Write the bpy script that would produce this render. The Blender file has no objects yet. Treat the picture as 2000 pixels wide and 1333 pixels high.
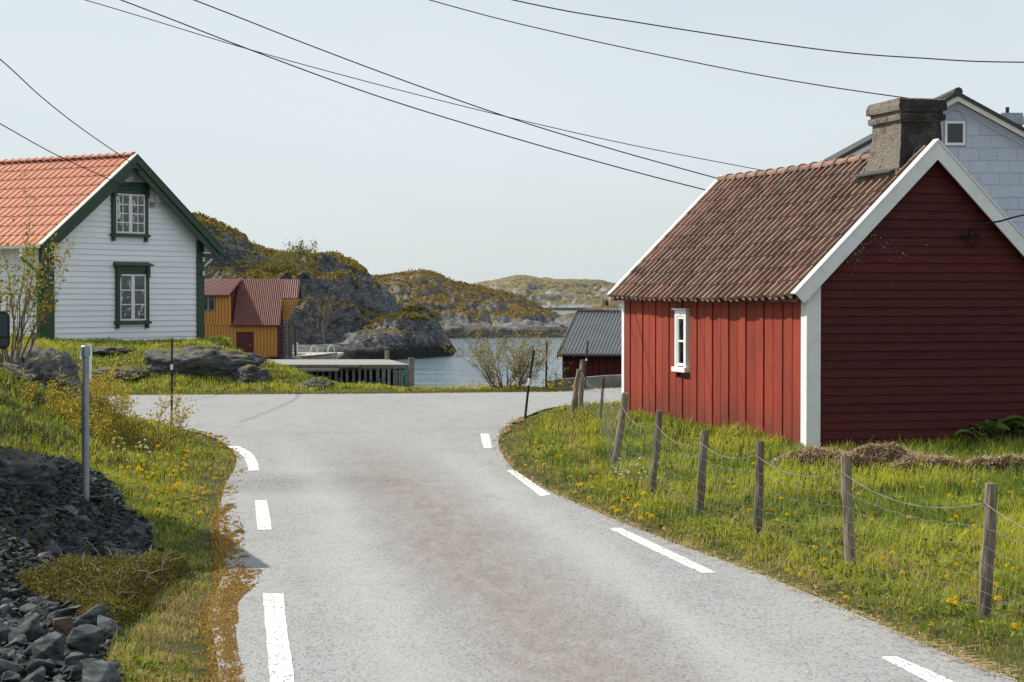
import bpy, bmesh, math, random
import numpy as np
from mathutils import Vector, Matrix

R = math.radians
rng = np.random.default_rng(7)
random.seed(7)
S = bpy.context.scene
COL = S.collection

# ------------------------------------------------------------------ camera, sky, sun, exposure
EYE = 2.5
FPX = 3889.0                       # focal length in photo pixels (photo 2000 x 1333)
PITCH = math.atan((666.5 - 580.0) / FPX)
cam_d = bpy.data.cameras.new('camera')
cam_d.lens = FPX * 36.0 / 2000.0
cam_d.sensor_width = 36.0
cam_d.clip_start = 0.1
cam_d.clip_end = 9000.0
cam = bpy.data.objects.new('camera', cam_d)
COL.objects.link(cam)
cam.location = (0, 0, EYE)
cam.rotation_euler = (R(90) - PITCH, 0, 0)
S.camera = cam

SUN_EL, SUN_AZ = R(45), R(22)      # azimuth: from -X towards +Y
SUN = Vector((-math.cos(SUN_EL) * math.cos(SUN_AZ), math.cos(SUN_EL) * math.sin(SUN_AZ), math.sin(SUN_EL)))

W = bpy.data.worlds.new('World')
S.world = W
W.use_nodes = True
wt = W.node_tree
wt.nodes.clear()
w_out = wt.nodes.new('ShaderNodeOutputWorld')
w_bg = wt.nodes.new('ShaderNodeBackground')
w_bg.inputs['Strength'].default_value = 0.1
w_sky = wt.nodes.new('ShaderNodeTexSky')
w_sky.sky_type = 'NISHITA'
w_sky.sun_disc = False
w_sky.sun_elevation = SUN_EL
w_sky.sun_rotation = math.atan2(SUN.x, SUN.y)
w_sky.dust_density = 1.2
# a thin even veil of high cloud over the clear sky
w_tc = wt.nodes.new('ShaderNodeTexCoord')
w_map = wt.nodes.new('ShaderNodeMapping')
w_map.inputs['Scale'].default_value = (1.6, 1.6, 7.0)
w_n = wt.nodes.new('ShaderNodeTexNoise')
w_n.inputs['Scale'].default_value = 1.1
w_n.inputs['Detail'].default_value = 5.0
w_n.inputs['Roughness'].default_value = 0.5
w_n.inputs['Distortion'].default_value = 0.6
w_r = wt.nodes.new('ShaderNodeMapRange')
w_r.inputs['From Min'].default_value = 0.3
w_r.inputs['From Max'].default_value = 0.7
w_r.inputs['To Min'].default_value = 0.60
w_r.inputs['To Max'].default_value = 0.98
w_mix = wt.nodes.new('ShaderNodeMix')
w_mix.data_type = 'RGBA'
w_mix.inputs['B'].default_value = (6.95, 7.65, 8.0, 1)
wl = wt.links.new
wl(w_tc.outputs['Generated'], w_map.inputs['Vector'])
wl(w_map.outputs['Vector'], w_n.inputs['Vector'])
wl(w_n.outputs['Fac'], w_r.inputs['Value'])
wl(w_r.outputs['Result'], w_mix.inputs['Factor'])
wl(w_sky.outputs['Color'], w_mix.inputs['A'])
wl(w_mix.outputs['Result'], w_bg.inputs['Color'])
wl(w_bg.outputs['Background'], w_out.inputs['Surface'])

sun_d = bpy.data.lights.new('sun', 'SUN')
sun_d.energy = 5.0
sun_d.angle = R(0.5)
sun_d.color = (1.0, 0.94, 0.84)
sun = bpy.data.objects.new('sun', sun_d)
COL.objects.link(sun)
sun.location = (-40, 10, 50)
sun.rotation_euler = SUN.to_track_quat('Z', 'Y').to_euler()

S.view_settings.view_transform = 'Standard'
S.view_settings.look = 'None'
S.view_settings.exposure = 0.14
S.view_settings.gamma = 1.0
S.view_settings.use_curve_mapping = False
S.render.engine = 'CYCLES'
S.cycles.max_bounces = 6
S.cycles.transparent_max_bounces = 12

# ------------------------------------------------------------------ where a photo pixel lies in the world
CP, SP = math.cos(PITCH), math.sin(PITCH)
def ray(px, py):
    u, v = (px - 1000.0) / FPX, (666.5 - py) / FPX
    return Vector((u, CP + v * SP, -SP + v * CP))
def at(px, py, Y):
    d = ray(px, py)
    return Vector((0, 0, EYE)) + d * (Y / d.y)
def gp(px, py, z=0.0):
    d = ray(px, py)
    return Vector((0, 0, EYE)) + d * ((z - EYE) / d.z)

# ------------------------------------------------------------------ noise
def _hash(ix, iy, iz, seed):
    n = (ix.astype(np.int64) * 374761393 + iy.astype(np.int64) * 668265263 + iz.astype(np.int64) * 1274126177 + seed * 974634621) & 0xffffffff
    n = ((n ^ (n >> 13)) * 1274126177) & 0xffffffff
    n = n ^ (n >> 16)
    return n / 4294967296.0
def vnoise(x, y, z, seed=0):
    x, y, z = np.broadcast_arrays(np.asarray(x, float), np.asarray(y, float), np.asarray(z, float))
    ix, iy, iz = np.floor(x), np.floor(y), np.floor(z)
    fx, fy, fz = x - ix, y - iy, z - iz
    fx, fy, fz = fx * fx * (3 - 2 * fx), fy * fy * (3 - 2 * fy), fz * fz * (3 - 2 * fz)
    out = 0
    for dx in (0, 1):
        for dy in (0, 1):
            for dz in (0, 1):
                w = (fx if dx else 1 - fx) * (fy if dy else 1 - fy) * (fz if dz else 1 - fz)
                out = out + w * _hash(ix + dx, iy + dy, iz + dz, seed)
    return out
def fbm(x, y, z=0.0, seed=0, oct=4, gain=.5):
    s, a, t, f = 0, 1.0, 0, 1.0
    for o in range(oct):
        s = s + a * vnoise(np.asarray(x) * f + 17.1 * o, np.asarray(y) * f - 9.7 * o, np.asarray(z) * f + 3.3 * o, seed + o)
        t += a
        a *= gain
        f *= 2.03
    return s / t
def worley(x, y, z, seed=0):
    x, y, z = np.broadcast_arrays(np.asarray(x, float), np.asarray(y, float), np.asarray(z, float))
    ix, iy, iz = np.floor(x), np.floor(y), np.floor(z)
    f1 = np.full(x.shape, 9.0); f2 = np.full(x.shape, 9.0); cid = np.zeros(x.shape)
    for dx in (-1, 0, 1):
        for dy in (-1, 0, 1):
            for dz in (-1, 0, 1):
                jx, jy, jz = ix + dx, iy + dy, iz + dz
                px = jx + _hash(jx, jy, jz, seed); py = jy + _hash(jx, jy, jz, seed + 1); pz = jz + _hash(jx, jy, jz, seed + 2)
                d = np.sqrt((px - x) ** 2 + (py - y) ** 2 + (pz - z) ** 2)
                c = _hash(jx, jy, jz, seed + 5)
                near = d < f1
                f2 = np.where(near, f1, np.minimum(f2, d))
                cid = np.where(near, c, cid)
                f1 = np.where(near, d, f1)
    return f1, f2, cid
def ss(a, b, x):
    t = np.clip((np.asarray(x, float) - a) / (b - a), 0, 1)
    return t * t * (3 - 2 * t)

# ------------------------------------------------------------------ mesh and object helpers
def fast_mesh(name, V, F, smooth=False):
    V = np.ascontiguousarray(V, dtype=np.float32); F = np.ascontiguousarray(F, dtype=np.int32)
    me = bpy.data.meshes.new(name)
    m, k = F.shape
    me.vertices.add(len(V)); me.vertices.foreach_set('co', V.ravel())
    me.loops.add(m * k); me.loops.foreach_set('vertex_index', F.ravel())
    me.polygons.add(m); me.polygons.foreach_set('loop_start', np.arange(0, m * k, k, dtype=np.int32))
    me.polygons.foreach_set('use_smooth', np.full(m, smooth, dtype=bool))
    me.update(calc_edges=True)
    me.validate()
    return me
def set_tint(me, C):
    a = me.attributes.new('tint', 'FLOAT_COLOR', 'POINT')
    C4 = np.ones((len(me.vertices), 4), dtype=np.float32)
    C4[:, :3] = C
    a.data.foreach_set('color', C4.ravel())
def grid_faces(nu, nv):
    i = np.arange(nu * nv).reshape(nv, nu)
    return np.stack([i[:-1, :-1].ravel(), i[:-1, 1:].ravel(), i[1:, 1:].ravel(), i[1:, :-1].ravel()], 1)
def link(name, me, m=None, parent=None):
    if m is not None and len(me.materials) == 0:
        me.materials.append(m)
    o = bpy.data.objects.new(name, me)
    COL.objects.link(o)
    if parent is not None:
        o.parent = parent
    return o
def tag(o, label=None, cat=None, group=None, kind=None):
    if label: o['label'] = label
    if cat: o['category'] = cat
    if group: o['group'] = group
    if kind: o['kind'] = kind
    return o
def thing(name, label, cat, loc=(0, 0, 0), rz=0.0, group=None):
    o = bpy.data.objects.new(name, None)
    COL.objects.link(o)
    o.location = loc
    o.rotation_euler = (0, 0, rz)
    o.empty_display_size = .3
    return tag(o, label, cat, group)

class MB:
    def __init__(s):
        s.v, s.f = [], []
    def add(s, vs, fs):
        b = len(s.v)
        s.v += [tuple(p) for p in vs]
        s.f += [tuple(i + b for i in f) for f in fs]
        return s
    def hexa(s, p):    # 4 bottom counter-clockwise, 4 top
        return s.add(p, [(3, 2, 1, 0), (4, 5, 6, 7), (0, 1, 5, 4), (1, 2, 6, 5), (2, 3, 7, 6), (3, 0, 4, 7)])
    def box(s, x0, x1, y0, y1, z0, z1):
        return s.hexa([(x0, y0, z0), (x1, y0, z0), (x1, y1, z0), (x0, y1, z0), (x0, y0, z1), (x1, y0, z1), (x1, y1, z1), (x0, y1, z1)])
    def prism(s, poly, fn):
        """poly: 2-D outline; fn(a, b, t) -> 3-D point for t in 0, 1"""
        n = len(poly)
        vs = [fn(a, b, 0) for a, b in poly] + [fn(a, b, 1) for a, b in poly]
        fs = [tuple(range(n - 1, -1, -1)), tuple(range(n, 2 * n))] + [(i, (i + 1) % n, n + (i + 1) % n, n + i) for i in range(n)]
        return s.add(vs, fs)
    def tube(s, pts, rad, n=6, cap=True):
        pts = [Vector(p) for p in pts]
        if not hasattr(rad, '__len__'):
            rad = [rad] * len(pts)
        vs, fs = [], []
        up = None
        for i, p in enumerate(pts):
            d = (pts[min(i + 1, len(pts) - 1)] - pts[max(i - 1, 0)])
            if d.length < 1e-9: d = Vector((0, 0, 1))
            d.normalize()
            if up is None:
                up = Vector((0, 0, 1)) if abs(d.z) < .9 else Vector((1, 0, 0))
            a = d.cross(up)
            if a.length < 1e-6: a = d.orthogonal()
            a.normalize()
            b = d.cross(a).normalized()
            up = -b
            for k in range(n):
                t = 2 * math.pi * k / n
                vs.append(p + a * (rad[i] * math.cos(t)) + b * (rad[i] * math.sin(t)))
        for i in range(len(pts) - 1):
            for k in range(n):
                fs.append((i * n + k, i * n + (k + 1) % n, (i + 1) * n + (k + 1) % n, (i + 1) * n + k))
        if cap:
            fs.append(tuple(range(n - 1, -1, -1)))
            fs.append(tuple(range((len(pts) - 1) * n, len(pts) * n)))
        return s.add(vs, fs)
    def mesh(s, name, smooth=False, fix=True):
        me = bpy.data.meshes.new(name)
        me.from_pydata(s.v, [], s.f)
        if fix and len(s.f) < 60000:
            bm = bmesh.new(); bm.from_mesh(me)
            bmesh.ops.recalc_face_normals(bm, faces=bm.faces)
            bm.to_mesh(me); bm.free()
        if smooth:
            me.polygons.foreach_set('use_smooth', [True] * len(me.polygons))
        me.update()
        return me
    def build(s, name, m, parent=None, smooth=False, off=None):
        if off is not None:
            s.v = [(a[0] - off[0], a[1] - off[1], a[2] - off[2]) for a in s.v]
        return link(name, s.mesh(name, smooth), m, parent)

# ------------------------------------------------------------------ materials
def srgb(r, g, b):
    f = lambda c: (c / 255.0 / 12.92) if c <= 10 else ((c / 255.0 + .055) / 1.055) ** 2.4
    return (f(r), f(g), f(b))
class NT:
    def __init__(s, name):
        s.m = bpy.data.materials.new(name)
        s.m.use_nodes = True
        s.t = s.m.node_tree
        s.t.nodes.clear()
        s.out = s.t.nodes.new('ShaderNodeOutputMaterial')
        s.bsdf = s.t.nodes.new('ShaderNodeBsdfPrincipled')
        s.t.links.new(s.bsdf.outputs[0], s.out.inputs['Surface'])
    def n(s, typ, ins=None, **props):
        nd = s.t.nodes.new('ShaderNode' + typ)
        for k, v in props.items():
            setattr(nd, k, v)
        for k, v in (ins or {}).items():
            s.put(nd.inputs[k], v)
        return nd
    def put(s, sock, v):
        if hasattr(v, 'is_output'):
            s.t.links.new(v, sock)
        else:
            if hasattr(sock.default_value, '__len__') and len(sock.default_value) == 4 and len(v) == 3:
                v = (*v, 1)
            sock.default_value = v
    def coord(s, kind='Object', stretch=None):
        if kind == 'World':
            c = s.n('NewGeometry').outputs['Position']
        else:
            c = s.n('TexCoord').outputs[kind]
        if stretch:
            c = s.n('Mapping', {'Vector': c, 'Scale': stretch}).outputs[0]
        return c
    def noise(s, co, scale, detail=5, rough=.55, dist=0):
        return s.n('TexNoise', {'Vector': co, 'Scale': scale, 'Detail': detail, 'Roughness': rough, 'Distortion': dist}).outputs['Fac']
    def rng(s, v, a, b, c=0, d=1):
        return s.n('MapRange', {'Value': v, 'From Min': a, 'From Max': b, 'To Min': c, 'To Max': d}).outputs[0]
    def math(s, op, a, b=0.0, c=None):
        nd = s.n('Math', operation=op)
        s.put(nd.inputs[0], a); s.put(nd.inputs[1], b)
        if c is not None: s.put(nd.inputs[2], c)
        return nd.outputs[0]
    def mix(s, f, a, b, blend='MIX'):
        nd = s.n('Mix', data_type='RGBA', blend_type=blend)
        s.put(nd.inputs['Factor'], f); s.put(nd.inputs['A'], a); s.put(nd.inputs['B'], b)
        return nd.outputs['Result']
    def bump(s, h, strength=.5, dist=.02):
        s.put(s.bsdf.inputs['Normal'], s.n('Bump', {'Height': h, 'Strength': strength, 'Distance': dist}).outputs[0])
    def fin(s, col=None, rough=.8, spec=.3, metal=0):
        if col is not None: s.put(s.bsdf.inputs['Base Color'], col)
        s.put(s.bsdf.inputs['Roughness'], rough)
        s.put(s.bsdf.inputs['Specular IOR Level'], spec)
        s.put(s.bsdf.inputs['Metallic'], metal)
        return s.m
def simple(name, c1, c2, scale=4, stretch=(1, 1, 1), rough=.7, bump=.2, bdist=.01, spec=.3, metal=0, obj_random=.0, lo=.35, hi=.65, detail=6, kind='Object'):
    t = NT(name)
    co = t.coord(kind, stretch)
    n = t.noise(co, scale, detail)
    col = t.mix(t.rng(n, lo, hi), c1, c2)
    if obj_random:
        r = t.n('ObjectInfo').outputs['Random']
        col = t.mix(1.0, col, t.n('HueSaturation', {'Color': (1, 1, 1, 1), 'Value': t.rng(r, 0, 1, 1 - obj_random, 1 + obj_random)}).outputs[0], 'MULTIPLY')
    if bump:
        t.bump(t.noise(co, scale * 3, 5), bump, bdist)
    return t.fin(col, rough, spec, metal)

def mat_boards():
    t = NT('red_board_paint')
    co = t.coord('Object')
    st = t.noise(t.coord('Object', (9, 9, .6)), 4, 6)
    blot = t.noise(t.coord('Object', (1, 1, .5)), 1.6, 5)
    c = t.mix(t.rng(st, .3, .7), (.205, .028, .014), (.31, .050, .023))
    c = t.mix(t.rng(blot, .45, .75, 0, .6), c, (.17, .024, .016))
    zz = t.n('SeparateXYZ', {'Vector': t.coord('Object')}).outputs['Z']
    dirt = t.math('MULTIPLY', t.rng(zz, .75, .05), t.rng(blot, .3, .6, .25, .85))
    c = t.mix(dirt, c, (.10, .032, .022))
    fl = t.noise(t.coord('Object', (14, 14, 2)), 9, 4, .7)
    c = t.mix(t.rng(fl, .70, .76, 0, .55), c, (.42, .17, .12))
    r = t.n('ObjectInfo').outputs['Random']
    c = t.mix(1.0, c, t.n('HueSaturation', {'Color': (1, 1, 1, 1), 'Value': t.rng(r, 0, 1, .82, 1.12)}).outputs[0], 'MULTIPLY')
    t.bump(st, .35, .006)
    return t.fin(c, .75, .25)
def mat_gable():
    t = NT('dark_red_siding_paint')
    st = t.noise(t.coord('Object', (.8, 6, 9)), 4, 6)
    c = t.mix(t.rng(st, .3, .7), (.056, .0085, .0085), (.092, .0135, .0125))
    # flakes where the paint has come off, thickest high on the gable
    co = t.coord('Object')
    sep = t.n('SeparateXYZ', {'Vector': co})
    up = t.rng(sep.outputs['Z'], 2.0, 3.2)
    lf = t.rng(sep.outputs['X'], 3.2, .6)
    low = t.noise(co, 1.6, 3)
    area = t.math('MULTIPLY', t.math('MULTIPLY', up, t.rng(low, .35, .6)), t.rng(lf, 0, 1, .25, 1))
    fl = t.noise(t.coord('Object', (16, 16, 9)), 2.6, 3, .6)
    thr = t.rng(area, 0, 1, .80, .60)
    mask = t.math('GREATER_THAN', fl, thr)
    c = t.mix(mask, c, (.55, .52, .50))
    r = t.n('ObjectInfo').outputs['Random']
    c = t.mix(1.0, c, t.n('HueSaturation', {'Color': (1, 1, 1, 1), 'Value': t.rng(r, 0, 1, .85, 1.12)}).outputs[0], 'MULTIPLY')
    t.bump(st, .25, .004)
    return t.fin(c, .7, .25)
def mat_whitepaint(name, c=(.78, .79, .79), d=(.60, .61, .60), stretch=(1.0, 1.0, 4), lo=.42, rnd=.03, rough=.55):
    t = NT(name)
    n = t.noise(t.coord('Object', stretch), 2.2, 7, .62)
    col = t.mix(t.rng(n, lo, .8), c, d)
    sp = t.noise(t.coord('Object', (3, 3, 6)), 7, 3, .6)
    col = t.mix(t.rng(sp, .72, .78, 0, .5), col, (.33, .31, .28))
    r = t.n('ObjectInfo').outputs['Random']
    col = t.mix(1.0, col, t.n('HueSaturation', {'Color': (1, 1, 1, 1), 'Value': t.rng(r, 0, 1, 1 - rnd, 1 + rnd)}).outputs[0], 'MULTIPLY')
    t.bump(n, .15, .006)
    return t.fin(col, rough, .3)
def mat_asphalt():
    t = NT('worn_asphalt')
    co = t.coord('World')
    lo = t.coord('World', (1, .38, 1))
    fine = t.noise(lo, 48, 4, .8)
    grain = t.n('TexVoronoi', {'Vector': lo, 'Scale': 62.0}).outputs['Color']
    gv = t.n('SeparateColor', {'Color': grain}).outputs[0]
    big = t.noise(t.coord('World', (1, .3, 1)), .5, 5, .6)
    mid = t.noise(lo, 2.0, 6, .65)
    c = t.mix(t.rng(fine, .25, .75), (.175, .178, .18), (.36, .363, .363))
    c = t.mix(t.rng(gv, .0, 1.0, 0, .52), c, (.40, .403, .40))
    c = t.mix(t.rng(gv, .80, .89, 0, .55), c, (.085, .085, .088))
    c = t.mix(t.rng(mid, .50, .78, 0, .45), c, (.17, .168, .165))
    c = t.mix(t.rng(big, .45, .7, 0, .4), c, (.34, .336, .328))
    # brown worn strip down the middle of the lane, wheel-dark bands beside it
    sep = t.n('SeparateXYZ', {'Vector': co})
    off = t.math('ADD', t.math('MULTIPLY_ADD', sep.outputs['Y'], .148, sep.outputs['X']), -2.42)
    wob = t.math('ADD', off, t.rng(t.noise(t.coord('World', (1, .25, 1)), .8, 4), 0, 1, -.55, .55))
    band = t.math('SUBTRACT', 1.0, t.rng(t.math('ABSOLUTE', wob), .10, 1.15))
    near = t.rng(sep.outputs['Y'], 36, 27)
    f = t.math('MULTIPLY', t.math('MULTIPLY', band, near), t.rng(t.noise(t.coord('World', (1, .30, 1)), 6.0, 8, .8), .25, .60))
    c = t.mix(t.math('MULTIPLY', f, 0.72), c, (.175, .138, .108))
    patch = t.n('VectorMath', {0: co, 1: (-2.95, 26.6, 0)}, operation='DISTANCE').outputs['Value']
    pf = t.math('MULTIPLY', t.rng(patch, 1.9, .2), t.rng(fine, .46, .56))
    c = t.mix(t.math('MULTIPLY', pf, .8), c, (.07, .066, .07))
    tr = t.math('SUBTRACT', 1.0, t.rng(t.math('ABSOLUTE', t.math('SUBTRACT', t.math('ABSOLUTE', wob), 1.15)), .05, .45))
    c = t.mix(t.math('MULTIPLY', t.math('MULTIPLY', tr, near), .30), c, (.42, .42, .42))
    # hairline cracks
    cr = t.n('TexVoronoi', {'Vector': t.n('Mapping', {'Vector': t.mix(.12, co, t.n('TexNoise', {'Vector': co, 'Scale': 1.4, 'Detail': 4.0}).outputs['Color'], 'ADD'), 'Scale': (.22, .5, 1)}).outputs[0], 'Scale': 1.0}, feature='DISTANCE_TO_EDGE').outputs['Distance']
    cm = t.math('MULTIPLY', t.rng(cr, .005, .002), t.rng(big, .50, .58))
    c = t.mix(t.math('MULTIPLY', cm, .40), c, (.085, .08, .078))
    t.bump(t.math('ADD', t.math('MULTIPLY', fine, .7), gv), .5, .012)
    return t.fin(c, .88, .2)
def mat_marking():
    t = NT('road_paint')
    co = t.coord('World')
    n = t.noise(co, 16, 5, .7)
    c = t.mix(t.rng(n, .45, .68), (.70, .695, .67), (.56, .55, .53))
    sp = t.n('TexVoronoi', {'Vector': t.coord('World', (1, .4, 1)), 'Scale': 60.0}).outputs['Color']
    sv = t.n('SeparateColor', {'Color': sp}).outputs[0]
    c = t.mix(t.rng(sv, .90, .92, 0, .85), c, (.16, .16, .16))
    t.bump(n, .3, .006)
    return t.fin(c, .75, .25)
def mat_ground():
    t = NT('turf_soil')
    co = t.coord('World')
    a = t.noise(co, 1.2, 6, .6)
    b = t.noise(co, 9, 5, .7)
    c = t.mix(t.rng(a, .35, .65), (.040, .055, .014), (.085, .072, .026))
    c = t.mix(t.rng(b, .4, .7), c, (.06, .05, .022))
    t.bump(b, .8, .05)
    return t.fin(c, .95, .1)
def mat_tint(name, trans=.35, rough=.6, spec=.25):
    t = NT(name)
    a = t.n('Attribute', attribute_name='tint').outputs['Color']
    t.fin(a, rough, spec)
    tr = t.n('BsdfTranslucent', {'Color': t.mix(1.0, a, (1.25, 1.2, .6), 'MULTIPLY')})
    mx = t.n('MixShader', {0: trans, 1: t.bsdf.outputs[0], 2: tr.outputs[0]})
    t.t.links.new(mx.outputs[0], t.out.inputs['Surface'])
    return t.m
def mat_rock(name, dark=(.05, .05, .055), light=(.20, .20, .205), lichen=(.42, .42, .40), moss=(.16, .12, .025), mossz=.72, lich=.62, sc=1.0):
    t = NT(name)
    co = t.coord('World')
    str_ = t.noise(t.coord('World', (1, 1, 3.2)), 2.2 * sc, 7, .65, .4)
    n2 = t.noise(co, 9 * sc, 6, .7)
    c = t.mix(t.rng(str_, .35, .65), dark, light)
    c = t.mix(t.rng(n2, lich, lich + .06, 0, .8), c, lichen)
    c = t.mix(1.0, c, t.n('HueSaturation', {'Color': (1, 1, 1, 1), 'Value': t.rng(t.n('ObjectInfo').outputs['Random'], 0, 1, .55, 1.35)}).outputs[0], 'MULTIPLY')
    nz = t.n('SeparateXYZ', {'Vector': t.n('NewGeometry').outputs['Normal']}).outputs['Z']
    mz = t.math('ADD', nz, t.rng(t.noise(co, 2.5 * sc, 5), 0, 1, -.35, .35))
    c = t.mix(t.rng(mz, mossz, mossz + .12), c, t.mix(t.noise(co, 12 * sc, 3), moss, (.075, .085, .02)))
    t.bump(t.math('ADD', str_, t.math('MULTIPLY', n2, .6)), .8, .06 / sc)
    return t.fin(c, .85, .25)
def mat_hill(name, zs, rock_d, rock_l, speck, heath, ochre, green, k=1.0, rockn=.62, hz=0.0, wob=.30):
    t = NT(name)
    co = t.coord('World')
    nz = t.n('SeparateXYZ', {'Vector': t.n('NewGeometry').outputs['Normal']}).outputs['Z']
    pz = t.n('SeparateXYZ', {'Vector': co}).outputs['Z']
    a = t.noise(t.coord('World', (1, 1, 2.2)), .30 * k, 7, .65, .3)
    b = t.noise(co, 1.1 * k, 6, .7)
    d = t.noise(co, .12 * k, 5, .6)
    e = t.noise(t.coord('World', (1, .35, 1.4)), 2.6 * k, 5, .75)
    rock = t.mix(t.rng(a, .38, .62), rock_d, rock_l)
    rock = t.mix(t.rng(e, .50, .62, 0, .65), rock, speck)
    g = t.noise(t.coord('World', (1, 1, 1.3)), .75 * k, 6, .75)
    rock = t.mix(t.rng(g, .50, .62, 0, .6), rock, (rock_d[0] * .4, rock_d[1] * .4, rock_d[2] * .4))
    veg = t.mix(t.rng(d, .40, .60), heath, ochre)
    veg = t.mix(t.rng(b, .48, .68), veg, green)
    veg = t.mix(t.rng(g, .53, .62, 0, .85), veg, (heath[0] * .42, heath[1] * .40, heath[2] * .5))
    veg = t.mix(t.rng(e, .52, .70, 0, .7), veg, (heath[0] * .35, heath[1] * .35, heath[2] * .35))
    mz = t.math('ADD', nz, t.rng(t.noise(co, .5 * k, 6, .65), 0, 1, -wob, wob))
    c = t.mix(t.rng(mz, rockn - .05, rockn + .09), rock, veg)
    # bare, then weed-dark band above the water
    bare = t.rng(t.math('ADD', pz, t.rng(b, 0, 1, -1.0, 1.0)), zs + 3.0, zs + 1.9)
    c = t.mix(bare, c, rock)
    wet = t.rng(t.math('ADD', pz, t.rng(b, 0, 1, -.5, .5)), zs + 1.5, zs + .9)
    c = t.mix(t.math('MULTIPLY', wet, .92), c, (.018, .017, .015))
    t.bump(t.math('ADD', a, t.math('MULTIPLY', e, .7)), .9, .5 / k)
    return t.fin(c, .9, .15)
def mat_sea():
    t = NT('sea_water')
    n1 = t.noise(t.coord('World', (.40, 1.0, 1)), 1.5, 4, .6, .3)
    n2 = t.noise(t.coord('World', (.30, .8, 1)), .22, 3, .55)
    n3 = t.noise(t.coord('World', (.5, 1.0, 1)), 5.0, 3, .6)
    h = t.math('ADD', t.math('MULTIPLY', n1, .6), t.math('ADD', t.math('MULTIPLY', n2, 3.2), t.math('MULTIPLY', n3, .16)))
    t.bump(h, .55, .5)
    return t.fin((.085, .14, .18), .08, .7)
def mat_fibre_roof():
    t = NT('old_clay_tile')
    co = t.coord('Object')
    r = t.n('ObjectInfo').outputs['Random']
    n = t.noise(t.coord('World', (1, 1, 1)), 6, 6, .7)
    c = t.mix(r, (.34, .205, .155), (.15, .105, .09))
    c = t.mix(t.rng(r, .7, 1.0, 0, .7), c, (.31, .145, .085))
    c = t.mix(t.rng(n, .45, .72, 0, .75), c, (.060, .042, .036))
    l = t.noise(t.coord('World'), 22, 4, .75)
    c = t.mix(t.rng(l, .60, .68, 0, .7), c, (.42, .35, .28))
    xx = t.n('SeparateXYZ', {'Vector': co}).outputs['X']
    pan = t.math('MULTIPLY', t.rng(t.math('ABSOLUTE', t.math('SUBTRACT', xx, .17)), .085, .05), t.rng(n, .3, .6, .35, .75))  # pans darkened: grime, with the shade between the rolls painted in
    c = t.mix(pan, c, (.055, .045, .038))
    t.bump(n, .4, .01)
    return t.fin(c, .85, .2)
def mat_chimney():
    t = NT('rough_cast_render')
    co = t.coord('Object')
    n = t.noise(co, 22, 5, .8)
    v = t.n('TexVoronoi', {'Vector': co, 'Scale': 34.0}).outputs['Distance']
    b = t.noise(co, 2.2, 5, .65)
    c = t.mix(t.rng(n, .3, .7), (.11, .10, .085), (.33, .30, .25))
    c = t.mix(t.rng(b, .52, .66, 0, .6), c, (.07, .06, .055))
    red = t.noise(co, 4.4, 3, .5)
    c = t.mix(t.math('MULTIPLY', t.rng(red, .62, .65), .85), c, (.22, .085, .05))
    # gable-side face blotched darker than the others
    sy = t.n('SeparateXYZ', {'Vector': t.n('TexCoord').outputs['Normal']}).outputs['Y']
    gable_dark = t.math('MULTIPLY', t.rng(sy, -.55, -.85), t.rng(b, .25, .50, .35, .92))
    c = t.mix(gable_dark, c, (.035, .034, .034))
    t.bump(t.math('ADD', n, v), .9, .03)
    return t.fin(c, .95, .1)
def mat_wood(name, c1, c2, c3, stretch=(10, 10, 1), scale=3):
    t = NT(name)
    n = t.noise(t.coord('Object', stretch), scale, 7, .7)
    b = t.noise(t.coord('World'), 3.0, 5)
    c = t.mix(t.rng(n, .35, .65), c1, c2)
    c = t.mix(t.rng(b, .45, .75, 0, .7), c, c3)
    r = t.n('ObjectInfo').outputs['Random']
    c = t.mix(1.0, c, t.n('HueSaturation', {'Color': (1, 1, 1, 1), 'Value': t.rng(r, 0, 1, .72, 1.2)}).outputs[0], 'MULTIPLY')
    t.bump(n, .7, .012)
    return t.fin(c, .85, .2)
def mat_glass(name='window_glass', refl=.09):
    t = NT(name)
    gl = t.n('BsdfGlossy', {'Color': (.9, .93, .95), 'Roughness': .03})
    tr = t.n('BsdfTransparent', {'Color': (.80, .84, .84)})
    n = t.noise(t.coord('Object'), 2.5, 2)
    nb = t.n('Bump', {'Height': n, 'Strength': .25, 'Distance': .02}).outputs[0]
    t.put(gl.inputs['Normal'], nb)
    f = t.n('Fresnel', {'IOR': 1.5}).outputs[0]
    mx = t.n('MixShader', {0: t.math('MAXIMUM', f, refl), 1: tr.outputs[0], 2: gl.outputs[0]})
    t.t.links.new(mx.outputs[0], t.out.inputs['Surface'])
    return t.m
def mat_flat(name, c, rough=.5, spec=.4, metal=0):
    return simple(name, c, tuple(k * .82 for k in c), 9, rough=rough, spec=spec, metal=metal, bump=.08, bdist=.004)

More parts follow.
